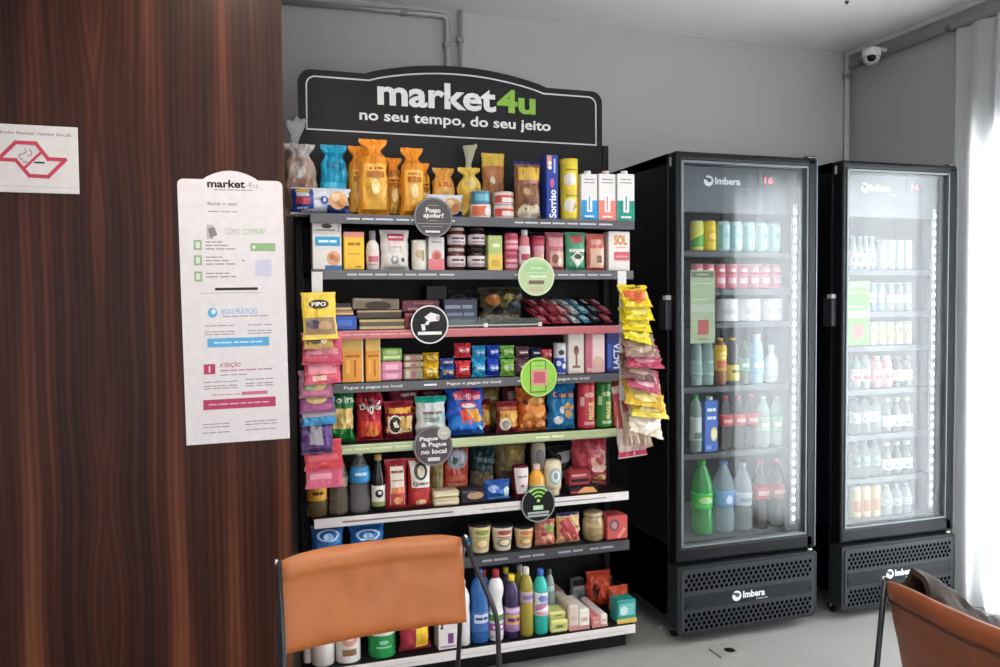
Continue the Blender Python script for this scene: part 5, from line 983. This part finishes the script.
hb('yellow-green soap bar box, lower of two beside the turquoise bottle', 550, 569, 0, 620, 0xd8d48a, ya)
hb('yellow-green soap bar box, upper of two beside the turquoise bottle', 549, 567, 619.5, 612, 0xcfcc80, ya, back=.01)
tpa = [('r', 0, .0, 1, .2, 0xc28a88), ('r', .2, .4, .8, .6, 0xc9a8a0)]
for i, (x0, x1, yt, c, lb) in enumerate(((569, 579, 599, 0xd6c4b4, 'cream toothpaste box lying end-on beside the soap boxes'), (579, 590, 603, 0xe6e0d8, 'white toothpaste box lying end-on, beside the cream one'), (592, 601, 611, 0xcf7a78, 'pink toothpaste box lying end-on, middle of the row'), (600, 608, 608, 0xe4d6d2, 'white and pink toothpaste box lying end-on, at the end of the row'))):
    hb(lb, x0, x1, 0, yt+6, c, tpa, d=.20, name='toothpaste_box', rz=.0)
hb('pink and grey toothpaste box lying on the row of end-on boxes', 562, 573, 605, 598, 0xb08a88, tpa, d=.16, back=.09, name='toothpaste_box')
hb('small white and black carton standing at the back above the toothpaste boxes', 576, 589, 0, 582, 0xb9b6b6, [('r', 0, .75, 1, 1, 0x2a2a2e), ('e', .6, .35, .25, .12, 0x6c8a90), ('r', .15, .45, .85, .6, 0x8a8a8e)], d=.05, back=.21, name='small_carton')
hb('teal and yellow soap box at the far end of the bottom shelf', 617, 637, 0, 600, 0x2c8c86, [('r', .1, .34, .9, .86, 0x6cbab4), ('e', .35, .55, .2, .2, 0xc8e0e0), ('r', .0, .0, 1, .2, 0xd0b058)], d=.07)
pbag('cleaning_pack', 'orange-red handled pack leaning behind the teal soap box', 'H', 597, 623, 579, 0xc9492f, [('e', .25, .5, .12, .24, 0x5c1a16), ('r', .45, .3, .9, .7, 0xd8593c)], back=.10, t=.09, seed=171, wr=.025)
pbag('cleaning_pack', 'second orange-red pack lying tilted on the teal soap box side', 'H', 612, 632, 588, 0xcf5a3a, [('r', .2, .3, .8, .7, 0xdc7a58)], back=.10, t=.07, seed=173, wr=.02)
# ================================================================== round signs clipped to the rails
def sign(label, cx, cy, r, s, col, items, ringc=None):
    Y = SH[s][0]-.010; c = at(cx, cy, Y); R = at(cx+r, cy, Y).x-c.x
    k = MB(); k.lathe([(R*.985, -.0015), (R, -.0005), (R, .0005), (R*.985, .0015)], mat(col, .45), 48)
    for v in k.v: v.y, v.z = v.z, v.y
    mp = lambda u, v, l: (u*R, -.0015-l, v*R)
    if ringc: k.art([('ring', 0, 0, .985, .985, .93, ringc)], mp, False)
    k.art(items, mp, False, .0004)
    o = tag(k.build('round_sign', None, (c.x, Y-.0022, c.z)), label, 'sign')
    q = MB(); q.box(-.008, .008, .0016, .0052, -.012, .012, mat(0x77777a, .4), .001); q.build('clip', o); return o
LT = 0xe6e4e2
sign('dark grey round sign reading Posso ajudar on the top shelf rail', 433, 217.5, 19.3, 'A', 0x4a474a, [('t', .0, .36, .76, .26, 'Posso', LT, .03), ('t', .02, .07, 1.05, .30, 'ajudar?', LT, .03), ('r', -.28, .58, .28, .62, 0x8a9a4c), ('r', -.25, -.18, .25, -.15, 0x8a9a4c), ('r', -.82, -.32, .8, -.30, 0xb5b2b2), ('r', -.6, -.47, .5, -.44, 0x8f8c8c), ('r', -.42, -.76, .34, -.66, 0xd5d2d2)], 0x7c797c)
sign('pale green round sign with small dark bar on the second shelf rail', 536, 276.5, 18, 'B', 0xb5c79a, [('e', 0, .42, .62, .34, 0x9cc48c), ('r', -.3, .40, .3, .46, 0xcfe0c0), ('r', -0.370, -0.036, 0.134, 0.036, 0xe6eede), ('r', 0.188, -0.036, 0.530, 0.036, 0xe6eede), ('r', -.42, -.40, .42, -.20, 0x6a5c4c), ('r', -.5, .18, .5, .22, 0xcad8b8), ('e', .05, -.66, .42, .14, 0xb9b090)], 0xcfd8b8)
cam_it = [('p', [(-.28, .38), (.05, .62), (.52, .48), (.46, .18), (-.02, .14)], LT), ('p', [(.34, .46), (.54, .42), (.50, .20), (.34, .24)], 0xa9a7a6), ('p', [(-.16, .18), (.02, .16), (-.08, -.02), (-.28, -.02)], LT), ('p', [(-.46, .02), (-.26, .02), (-.22, -.28), (-.40, -.30)], LT), ('r', -.62, -.52, .62, -.36, LT)]
sign('black round sign with white ring and white security camera symbol on the pink rail', 429.5, 324.5, 19, 'C', 0x232124, cam_it, 0xe2e0de)
sign('bright green round sign with a phone symbol on the sweets rail', 538.5, 377, 18.3, 'D', 0x93c94a, [('r', -.48, -.78, .40, .86, 0x4c7a2c), ('r', -.42, -.72, .34, .80, 0x9ccc58), ('r', -.40, -.42, .46, .38, 0xd9908c), ('r', -.28, -.30, .34, .26, 0xb95c68), ('r', -.2, .55, .2, .6, 0x7aa83c)], 0xb4da7a)
sign('dark grey round pay sign with a small pale disc on the green rail', 433, 446, 19.5, 'E', 0x4e474a, [('t', -.22, .36, .92, .26, 'Pague', LT, .03), ('t', .03, .06, 1.28, .28, '& Pague', LT, .03), ('t', .03, -.26, 1.30, .24, 'no local', LT, .03), ('r', -.28, -.74, .34, -.56, 0xd8d4d4), ('e', .56, .62, .34, .34, 0xb9b8aa), ('r', .42, .58, .72, .66, 0xd8d6c8)], 0x857d80)
G_ = 0x9ccf6a
sign('black round sign with green wireless waves on the white rail', 538, 504, 17, 'F', 0x141615, [('arc', 0, .18, .66, .78, 45, 135, 1, G_), ('arc', 0, .18, .44, .56, 45, 135, 1, 0x86c058), ('arc', 0, .18, .24, .34, 45, 135, 1, G_), ('e', 0, .20, .09, .09, G_), ('r', -.30, -.30, .28, -.06, 0xb9d8a8), ('t', 0, -.46, 1.25, .14, 'WI-FI GRATUITO', 0xb4b6b4, .02) if 0 else ('r', -.62, -.52, .62, -.40, 0xa8aaa8), ('r', -.62, -.68, .62, -.57, 0xa8aaa8)], 0x8a8c8a)
# ================================================================== hanging strips of small bags
def strip(label, cx, y0, y1, Y):
    a = at(cx, y0, Y); b = at(cx+4, y1, Y); h = a.z-b.z; k = MB(); k.box(-.012, .012, 0, .0025, -h, 0, mat(0xd5d3d0, .35), .001)
    k.box(-.018, .018, -.001, .0035, -.07, .004, mat(0xdad8d6, .35), .001)
    o = thing('hanging_strip', label, 'display strip', a); k.build('strip', o)
    q = MB()
    for i in range(10): q.box(-.008, .008, -.004, .0, -.08-(h-.1)*i/10, -.074-(h-.1)*i/10, mat(0x9a9a98, .4), .001)
    q.build('hook', o); return o
YL = 2.818
strip('white plastic hanging strip clipped to the shelving unit end by the wood panel', 317, 273, 470, YL)
def hang(name, label, x0, x1, y0, y1, col, art, seed, Y, pitch=10, roll=0, t=.03, wr=.008, **k):
    a = at(x0, (y0+y1)/2, Y); b = at(x1, (y0+y1)/2, Y); zt, zb_ = at((x0+x1)/2, y0, Y).z, at((x0+x1)/2, y1, Y).z
    h = (zt-zb_)/max(.5, math.cos(math.radians(pitch))); o = make_bag(name, b.x-a.x, h, t, col, art, seed=seed, fat=.4, wr=wr, **k)
    R = Euler((-math.radians(pitch), math.radians(roll), 0)).to_matrix()
    o.rotation_euler = R.to_euler(); top = Vector(((a.x+b.x)/2, Y, zt)); o.location = top-R @ Vector((0, 0, h)); o['hung'] = 1; return lab(o, label, 'snack')
ye = [('e', .5, .74, .30, .10, 0x2a2824), ('t', .5, .74, .44, .09, 'PIPO', 0xe6dcc0, .04), ('r', .05, .10, .95, .46, 0x8a6a44), ('e', .3, .32, .2, .1, 0x4a3a4c), ('e', .65, .28, .2, .1, 0xb08a5c), ('r', .05, .02, .95, .10, 0xe0c040)]
HL = [('yellow snack bag with black oval heading, topmost on the strip by the wood panel', 300.5, 336, 292, 339, 0xe2c02c, ye, .0),
 ('brown and yellow snack bag just under the topmost yellow bag on the strip', 301, 331, 306, 348, 0xb08a3c, [('e', .4, .3, .3, .2, 0x4a3424), ('e', .7, .2, .12, .1, 0xd8cdb0)], .014),
 ('pink and white sweet bag below the brown and yellow bag on the strip', 301, 343, 332, 364, 0xc84a64, [('r', .1, .3, .9, .5, 0xdc8a94), ('p', [(.1, .6), (.4, .5), (.3, .7)], 0xe8d0d0), ('r', .05, .05, .95, .2, 0xb83a54)], .020),
 ('bright pink sweet bag in the middle of the strip by the wood panel', 302, 340, 352, 383, 0xd0506c, [('r', .1, .3, .9, .6, 0xe08c98), ('r', .2, .1, .6, .25, 0xecc8b4)], .028),
 ('brown and pink snack bag hanging below the bright pink sweet bag', 298, 333, 370, 397, 0x94606c, [('e', .5, .5, .35, .25, 0xb59a64), ('e', .3, .4, .16, .14, 0x7c9a6c), ('r', .1, .1, .9, .25, 0xc06a8c)], .036),
 ('purple and gold sweet bag hanging above the blue-edged bag', 298, 334, 384, 412, 0x7c3a6c, [('e', .5, .5, .32, .2, 0xb89a5c), ('r', .1, .1, .9, .3, 0x9a4a7c)], .044),
 ('bright blue edged sweet bag beside the green and yellow crisp bag', 300, 335, 398, 424, 0x2f86b8, [('r', .0, .3, 1, .5, 0xa9a4a8), ('r', .1, .62, .9, .75, 0x66b0d4)], .052),
 ('purple gift bag with silver window hanging beside the crisp shelf', 300, 333, 417, 452, 0x54306c, [('p', [(.25, .25), (.7, .22), (.64, .86), (.30, .88)], 0x97939c), ('r', .78, .2, .88, .9, 0x6c4a9c), ('r', .05, .05, .95, .14, 0x3c2450)], .060),
 ('red sweet bag hanging below the purple gift bag', 302, 342, 440, 468, 0xc02c3c, [('r', .1, .3, .9, .5, 0xd85a68)], .068),
 ('translucent pink sweet bag at the bottom of the strip by the wood panel', 304, 343, 452, 486, 0xcf5c78, [('r', .1, .25, .8, .4, 0xe090a4), ('r', .1, .55, .9, .7, 0xb8425c), ('r', .7, .1, .9, .8, 0xc04a68)], .076)]
for i, (lb, x0, x1, y0, y1, c, art, dy) in enumerate(HL): hang('hanging_sweet_bag', lb, x0, x1, y0, y1, c, art, 200+i, YL-.020-.001*(i % 2), 15, random.uniform(-3, 3), .010)
YR = 2.805
strip('white plastic hanging strip clipped to the shelving unit end by the fridge', 622, 272, 400, YR)
ya_ = lambda c2: [('r', .1, .4, .9, .7, c2), ('e', .5, .3, .3, .14, c2), ('r', 0.250, 0.770, 0.530, 0.830, 0x8a5a1a), ('r', 0.560, 0.770, 0.750, 0.830, 0x8a5a1a)]
HR = [('yellow', 617, 646, 284, 306, 0xe2c824, 0xd86a3c), ('yellow', 619, 648, 297, 319, 0xdcc420, 0xe8dc6c), ('yellow', 618, 648, 309, 330, 0xd8c020, 0xe8d858), ('yellow', 621, 650, 320, 341, 0xd8c422, 0xe6da62), ('brown', 619, 653, 333, 355, 0x94786a, 0xb8a08c), ('pink', 621, 658, 344, 366, 0xa83e56, 0xd890a0), ('dull brown', 618, 652, 355, 378, 0x70504a, 0xa88a7c), ('rose', 624, 660, 366, 389, 0xa84a60, 0xe0a8b4), ('gold', 621, 661, 380, 404, 0xc9a434, 0xe0cc84), ('yellow', 627, 664, 393, 415, 0xd8c04a, 0xe8dca0), ('cream', 627, 662, 407, 432, 0xd4c8b4, 0xe4dcd0)]
ords = ('first', 'second', 'third', 'fourth', 'fifth', 'sixth', 'seventh', 'eighth', 'ninth', 'tenth', 'lowest')
for i, (nm, x0, x1, y0, y1, c, c2) in enumerate(HR):
    o = hang('hanging_snack_bag', '%s snack packet, %s from the top of the strip by the fridge' % (nm, ords[i]), x0, x1, y0, y1, c, ya_(c2), 300+i, YR-.012-.003*(i % 2), 38, 9+random.uniform(-9, 9), .016, wr=.02)
hang('hanging_snack_bag', 'long beige snack packet hanging beneath the gold packets by the fridge', 619, 634, 396, 446, 0xb59a84, [('r', .2, .2, .8, .5, 0xcdb8a4), ('r', .1, .7, .9, .9, 0x8a4a50)], 320, YR+.012, 6, -6, .02)
hang('hanging_snack_bag', 'second long beige snack packet hanging nearer the fridge', 629, 642, 398, 449, 0xa88c76, [('r', .2, .3, .8, .6, 0xc8b4a0)], 321, YR+.020, 6, -12, .02)
hang('hanging_snack_bag', 'red and white snack packet hanging lowest in front of the orange crisp tube', 612, 641, 385, 457, 0xbfa8a0, [('r', .0, .42, 1, .9, 0xb84a4c), ('r', .05, .14, .95, .40, 0xcdb8b0), ('e', .5, .3, .3, .08, 0xa8989a), ('r', 0, .02, 1, .09, 0xb03050)], 322, YR+.036, 4, -4, .025)
# ================================================================== drinks inside the two fridges
FY = 2.932
for i, y in enumerate((252, 289, 321, 383, 447)): SH['p%d' % i] = (FY, at(740, y, 3.0).z, .02, .5)
for i, y in enumerate((270, 311, 344, 386, 430, 472)): SH['q%d' % i] = (FY, at(890, y, 3.0).z, .02, .5)
_fit = fit
def fit(s, x0, x1, *a, **k):
    if s[0] == 'p': x0, x1 = 690.5+(x0-689)*.93, 690.5+(x1-689)*.93
    if s[0] == 'q': x0, x1 = 850+(x0-847)*.70, 850+(x1-847)*.70
    return _fit(s, x0, x1, *a, **k)
SH['p5'] = SH['q6'] = (FY, .402, .02, .5)
pcan('drink_can', 'green and yellow drink can, first on the top shelf of the fridge beside the groceries', 'p0', 689, 702, 221, 0xd0cc58, [('p', [(.0, .1), (1, .1), (1, .7), (0, .35)], 0x3f9a3c), ('p', [(0, .35), (1, .7), (1, .8), (0, .45)], 0xe8d83c)], cat='can')
pcan('drink_can', 'yellow drink can, second on the top shelf of the fridge beside the groceries', 'p0', 702.5, 715.5, 221, 0xe6c61e, [('r', .2, .3, .8, .7, 0xd8a820), ('e', .5, .5, .2, .12, 0xf0dc60)])
g = 'teal and white cans on the top shelf'
o, _ = pcan('drink_can', 'pale teal and white striped drink can on the top fridge shelf', 'p0', 717, 730, 221.5, 0xaed0d2, [('r', .1, .05, .3, .95, 0x6fb0b4), ('r', .6, .05, .75, .95, 0xdfeeee), ('e', .5, .55, .15, .12, 0x8fc0c4)], group=g)
for x in (730.5, 744, 757.5, 771): _, _, p = fit('p0', x, x+13, 221.5, 0, rnd=1); dup(o, p)
g = 'pink cans on the second fridge shelf'
o, _ = pcan('drink_can', 'pink and pale slim drink can on the second shelf of the fridge beside the groceries', 'p1', 690, 701.5, 264, 0xd0707f, [('r', .2, .2, .8, .45, 0xe6c0c6), ('r', .1, .6, .9, .7, 0xb84c62), ('e', .5, .8, .2, .08, 0xe8d0d4)], group=g)
for i in range(1, 8): _, _, p = fit('p1', 690+i*12, 701.5+i*12, 264, 0, rnd=1); dup(o, p)
for i in range(3): _, _, p = fit('p2', 690+i*12, 701+i*12, 297, .02, rnd=1)
g = 'white tubs on the third fridge shelf'
o, _ = pcan('yogurt_tub', 'plain white tub on the third shelf of the fridge beside the groceries', 'p2', 716, 738, 299, 0xe2e0e2, [('r', .2, .3, .8, .6, 0xd0c4cc)], cat='tub', group=g, straight=True, lid=0xe6e6e6)
for x in (740, 764): _, _, p = fit('p2', x, x+22, 299, 0, rnd=1); dup(o, p)
g = 'clear bottles under the pale green notice'
o, _ = pbot('drink_bottle', 'clear bottle with pale label below the pale green notice in the fridge', 'p3', 689.5, 701, 335, 'soda', 0xa6c0bc, 0xb8c4c4, (.2, .5, 0xa0b8b4, [('r', .2, .2, .8, .8, 0x7c9c98)]), alpha=.6, group=g)
_, _, p = fit('p3', 701.5, 713, 335, 0, rnd=1); dup(o, p)
pbot('drink_bottle', 'iced tea bottle with yellow and orange label on the middle fridge shelf', 'p3', 714.5, 727, 338, 'oil', 0x8a4a1c, 0xe0c030, (.30, .85, 0xe0b826, [('r', .1, .1, .9, .4, 0xc9602c), ('e', .5, .6, .25, .15, 0xf0dc7c)]))
pbot('drink_bottle', 'dark bottle with yellow label and yellow cap on the middle fridge shelf', 'p3', 727.5, 740.5, 338, 'oil', 0x20221e, 0xd8c030, (.08, .42, 0xdcc836, [('r', 0.250, 0.510, 0.530, 0.690, 0x3a4a1c), ('r', 0.560, 0.510, 0.750, 0.690, 0x3a4a1c)]))
pbot('drink_bottle', 'dark green bottle with teal band on the middle fridge shelf', 'p3', 741, 751.5, 341, 'oil', 0x1f4a34, 0x2a6a4c, (.3, .6, 0x3f8a78, [('r', .2, .3, .8, .6, 0xa8d0c0)]))
pbot('drink_bottle', 'sky blue sports bottle on the middle fridge shelf', 'p3', 753, 766, 334, 'squeeze', 0x8cc0e0, 0xb0d4e8, (.2, .6, 0x7cb4dc, [('r', .2, .3, .8, .6, 0xc4e0f0)]))
pbot('drink_bottle', 'white yogurt drink bottle at the far end of the middle fridge shelf', 'p3', 769, 782, 345, 'round', 0xe4e6e6, 0xd6dada, (.15, .4, 0xd2dadc, []))
pbot('drink_bottle', 'clear bottle with bright green cap on the fifth fridge shelf', 'p4', 688.5, 701.5, 395, 'oil', 0x93a89e, 0x38b83c, (.20, .62, 0xc4ccc6, [('r', .2, .1, .8, .35, 0x5c7a6a)]), alpha=.7)
w, h, p = fit('p4', 703, 719, 397, .0)
o = make_carton('juice_carton', 'blue juice carton with white lettering and yellow fruit on the fifth fridge shelf', w*.95, .055, h, 0x2f62b8, [('r', 0.170, 0.790, 0.540, 0.850, 0xe6ecf4), ('r', 0.579, 0.790, 0.830, 0.850, 0xe6ecf4), ('r', 0.170, 0.630, 0.540, 0.690, 0xe6ecf4), ('r', 0.579, 0.630, 0.830, 0.690, 0xe6ecf4), ('e', .70, .34, .26, .14, 0xe8d878), ('e', .70, .34, .18, .09, 0xf2ecc0), ('r', .1, .05, .5, .12, 0x7ca0dc)], 0xc8d4e4); o.location = p
g = 'cola bottles on the fifth fridge shelf'
o, _ = pbot('drink_bottle', 'dark cola bottle with red label and red cap on the fifth fridge shelf', 'p4', 720, 733, 396, 'contour', 0x1e1210, 0xb8262c, (.44, .66, 0xc22830, [('r', .2, .3, .8, .6, 0xe0a0a0)]), rough=.08, group=g)
for x in (734, 747.5): _, _, p = fit('p4', x, x+13, 396, 0, rnd=1); dup(o, p)
g = 'pale green bottles on the fifth fridge shelf'
o, _ = pbot('drink_bottle', 'pale clear bottle with green label beside the cola bottles', 'p4', 761, 773.5, 396, 'soda', 0xb4c8bc, 0xcfdcd4, (.3, .6, 0x9cc4a4, [('r', .2, .3, .8, .6, 0xe0ece0)]), alpha=.65, group=g)
_, _, p = fit('p4', 774.5, 787, 396, 0, rnd=1); dup(o, p)
pbot('drink_bottle', 'large green soda bottle with bright green label on the fridge floor', 'p5', 690, 712, 460, 'soda', 0x1f8c3c, 0x22a83c, (.36, .58, 0x3cc84c, [('e', .45, .55, .25, .2, 0xd8e87c), ('r', .3, .35, .75, .55, 0xc8ecc8)]), rough=.1)
pbot('drink_bottle', 'large clear water bottle with blue label on the fridge floor', 'p5', 713, 735, 461, 'soda', 0xa4b4c0, 0x5c86c0, (.38, .60, 0x7ca8dc, [('p', [(.4, .2), (.6, .2), (.62, .5), (.5, .8), (.38, .5)], 0xdfeaf4)]), alpha=.55)
pbot('drink_bottle', 'large clear bottle with pale label beside the blue-labelled water bottle', 'p5', 735.5, 754, 463, 'soda', 0xa8b0b4, 0xb8c0c4, (.38, .58, 0xc4ccd4, [('r', .2, .3, .8, .6, 0x98a4ac)]), alpha=.55)
g = 'large cola bottles on the fridge floor'
o, _ = pbot('drink_bottle', 'large cola bottle with red label on the floor of the fridge beside the groceries', 'p5', 756, 772, 461, 'contour', 0x2a1a18, 0xb03038, (.44, .66, 0xb8323c, [('r', .2, .3, .8, .6, 0xe0b0b0)]), rough=.1, group=g)
_, _, p = fit('p5', 773, 789, 461, 0, rnd=1); dup(o, p)
# second fridge
def row(s, x0, x1, n, yt, mk, group):
    st = (x1-x0)/n; o = mk(x0, x0+st*.95)
    for i in range(1, n): _, _, p = fit(s, x0+i*st, x0+i*st+st*.95, yt, 0, rnd=1); dup(o, p)
row('q0', 847, 883, 4, 236, lambda a, b: pbot('drink_bottle', 'short clear glass bottle on the top shelf of the fridge beside the curtain', 'q0', a, b, 236, 'soy', 0xb4c0c0, 0x90989a, (.1, .5, 0xd2d8d8, [('r', .2, .3, .8, .7, 0x8c9898)]), alpha=.6, group='short clear bottles beside the curtain')[0], 'a')
row('q0', 886, 934, 4, 240, lambda a, b: pcan('drink_can', 'white and silver drink can on the top shelf of the fridge beside the curtain', 'q0', a, b, 240, 0xa4aaac, [('r', .2, .2, .8, .5, 0xa8b4bc)], group='white cans beside the curtain')[0], 'a')
row('q1', 871, 895, 2, 283, lambda a, b: pcan('drink_can', 'blue and white drink can beside the bright green notice', 'q1', a, b, 283, 0x5676b0, [('r', .2, .3, .8, .7, 0xdfe6f0)], group='blue cans on the second shelf')[0], 'a')
row('q1', 897, 933, 3, 283, lambda a, b: pcan('drink_can', 'dark grey and white drink can on the second shelf of the fridge beside the curtain', 'q1', a, b, 283, 0x6c7478, [('r', .1, .3, .9, .6, 0xe0e2e2)], group='grey cans on the second shelf')[0], 'a')
row('q2', 871, 933, 5, 322, lambda a, b: pcan('drink_can', 'cream and tan drink can on the third shelf of the fridge beside the curtain', 'q2', a, b, 322, 0xa8a088, [('r', .2, .2, .8, .6, 0xa89868), ('e', .5, .7, .2, .1, 0x7c6c44)], group='cream cans on the third shelf')[0], 'a')
row('q3', 847, 875, 2, 356, lambda a, b: pbot('drink_bottle', 'clear bottle with red and white label below the bright green notice', 'q3', a, b, 356, 'oil', 0x7c8a86, 0xb84048, (.2, .6, 0xd8c0c0, [('r', .2, .2, .8, .5, 0xb04850)]), alpha=.7, group='clear red-labelled bottles')[0], 'a')
row('q3', 877, 906, 2, 356, lambda a, b: pbot('drink_bottle', 'pink juice bottle on the fourth shelf of the fridge beside the curtain', 'q3', a, b, 356, 'squeeze', 0xc86c78, 0xd8b0b4, (.2, .6, 0xd89aa2, [('r', .2, .2, .8, .5, 0xb04850)]), group='pink juice bottles')[0], 'a')
row('q3', 908, 934, 2, 356, lambda a, b: pbot('drink_bottle', 'dark juice bottle with white label on the fourth shelf of the fridge beside the curtain', 'q3', a, b, 356, 'squeeze', 0x3c3c38, 0x5c6060, (.2, .55, 0xd8d8d4, [('r', .2, .2, .8, .5, 0x8a8a80)]), group='dark juice bottles')[0], 'a')
row('q4', 847, 889, 3, 398, lambda a, b: pbot('drink_bottle', 'tall clear bottle on the fifth shelf of the fridge beside the curtain', 'q4', a, b, 398, 'soda', 0x6c7a7a, 0x7c8888, (.3, .6, 0xb8c4c4, [('r', .2, .2, .8, .5, 0x8c9c9c)]), alpha=.6, group='tall clear bottles')[0], 'a')
row('q4', 892, 934, 3, 398, lambda a, b: pbot('drink_bottle', 'dark beer bottle with pale label on the fifth shelf of the fridge beside the curtain', 'q4', a, b, 398, 'soy', 0x2c3430, 0x8c8c84, (.15, .48, 0xd2d4d0, [('r', .2, .2, .8, .5, 0x7c8478)]), group='dark beer bottles, upper row')[0], 'a')
row('q5', 847, 889, 3, 442, lambda a, b: pbot('drink_bottle', 'slim grey-green bottle on the sixth shelf of the fridge beside the curtain', 'q5', a, b, 442, 'soda', 0x56645f, 0x5c6c6c, (.3, .6, 0x7c8a86, [('r', .2, .2, .8, .5, 0x56645f)]), alpha=.75, group='slim grey-green bottles')[0], 'a')
row('q5', 892, 934, 3, 442, lambda a, b: pbot('drink_bottle', 'dark green beer bottle with white label on the sixth shelf beside the curtain', 'q5', a, b, 442, 'soy', 0x24362c, 0xb0b4a8, (.15, .48, 0xdcdeda, [('r', .2, .2, .8, .5, 0x5c7c64)]), group='dark green beer bottles, lower row')[0], 'a')
row('q6', 847, 889, 3, 482, lambda a, b: pcan('drink_can', 'orange and cream can on the floor of the fridge beside the curtain', 'q6', a, b, 486, 0xc9a878, [('r', .2, .2, .8, .6, 0xb87a4c)], group='orange cans on the fridge floor')[0], 'a')
row('q6', 892, 934, 3, 485, lambda a, b: pbot('drink_bottle', 'large clear bottle on the floor of the fridge beside the curtain', 'q6', a, b, 485, 'soda', 0xa0acac, 0xb0b8b8, (.3, .55, 0xc0c8c8, [('r', .2, .2, .8, .5, 0x8c9898)]), alpha=.6, group='large clear bottles on the fridge floor')[0], 'a')
# ================================================================== ease touching neighbours apart so that nothing is pressed into anything else
from mathutils.bvhtree import BVHTree
def settle(rounds=14):
    bpy.context.view_layer.update()
    skip = {'shelving_unit', 'display_fridge', 'hanging_strip', 'round_sign', 'leather_chair', 'curtain', 'curtain_rail', 'conduit_pipe', 'ceiling_camera', 'ceiling_spotlight', 'added_fill_light', 'poster', 'no_smoking_sign', 'instruction_sign', 'floor_outlet', 'folded_cloth', 'ceiling_hook', 'notice_sticker'}
    R = [o for o in C.objects if o.parent is None and o.get('category') and o.name.split('.')[0] not in skip]
    def tree(o):
        vs, fs = [], []
        for q in [o]+list(o.children):
            if q.type != 'MESH': continue
            M = Matrix.LocRotScale(o.location, o.rotation_euler, o.scale)
            if q is not o: M = M @ Matrix.LocRotScale(q.location, q.rotation_euler, q.scale)
            n = len(vs); vs += [M @ v.co for v in q.data.vertices]; fs += [[n+i for i in p.vertices] for p in q.data.polygons]
        lo = [min(v[i] for v in vs) for i in range(3)]; hi = [max(v[i] for v in vs) for i in range(3)]
        return BVHTree.FromPolygons(vs, fs), lo, hi
    T = {o: tree(o) for o in R}; moved = {o: 0 for o in R}; home = {o: o.location.copy() for o in R}
    for it in range(rounds):
        dirty = set()
        for i, a in enumerate(R):
            ta, la, ha = T[a]
            for b in R[i+1:]:
                tb, lb, hb = T[b]
                if any(ha[k] < lb[k] or hb[k] < la[k] for k in range(3)): continue
                if not ta.overlap(tb): continue
                ov = [min(ha[k], hb[k])-max(la[k], lb[k]) for k in range(3)]
                hang_ = a.location.z-SHZ(a) > .02 and 0
                if ov[2] < .35*min(ha[2]-la[2], hb[2]-lb[2]) and abs(la[2]-lb[2]) > .015 and not a.get('hung') and not b.get('hung'):
                    (a if la[2] > lb[2] else b).location.z += min(.003, ov[2]+.0005)
                elif a.get('hung') or b.get('hung'):
                    for q in (a, b): q.scale.y *= .80
                elif ov[0] < .4*min(ha[0]-la[0], hb[0]-lb[0]) and abs(la[1]-lb[1]) < .05:
                    s = 1 if (la[0]+ha[0]) < (lb[0]+hb[0]) else -1
                    for q, sg in ((a, -s), (b, s)):
                        q.scale.x *= .975; q.location.x += sg*.0006
                else:
                    r = a if a.location.y > b.location.y else b; f = b if r is a else a
                    lim = 3.070 if r.location.z > 1.69 else 3.160
                    if moved[r] < .075 and T[r][2][1]+.009 < lim: r.location.y += .008; moved[r] += .008
                    else: r.scale.y *= .93; f.scale.y *= .95
                dirty |= {a, b}
        if not dirty: break
        for o in dirty: T[o] = tree(o)
def SHZ(o): return o.location.z
settle()
for o in C.objects:
    if 'hung' in o: del o['hung']
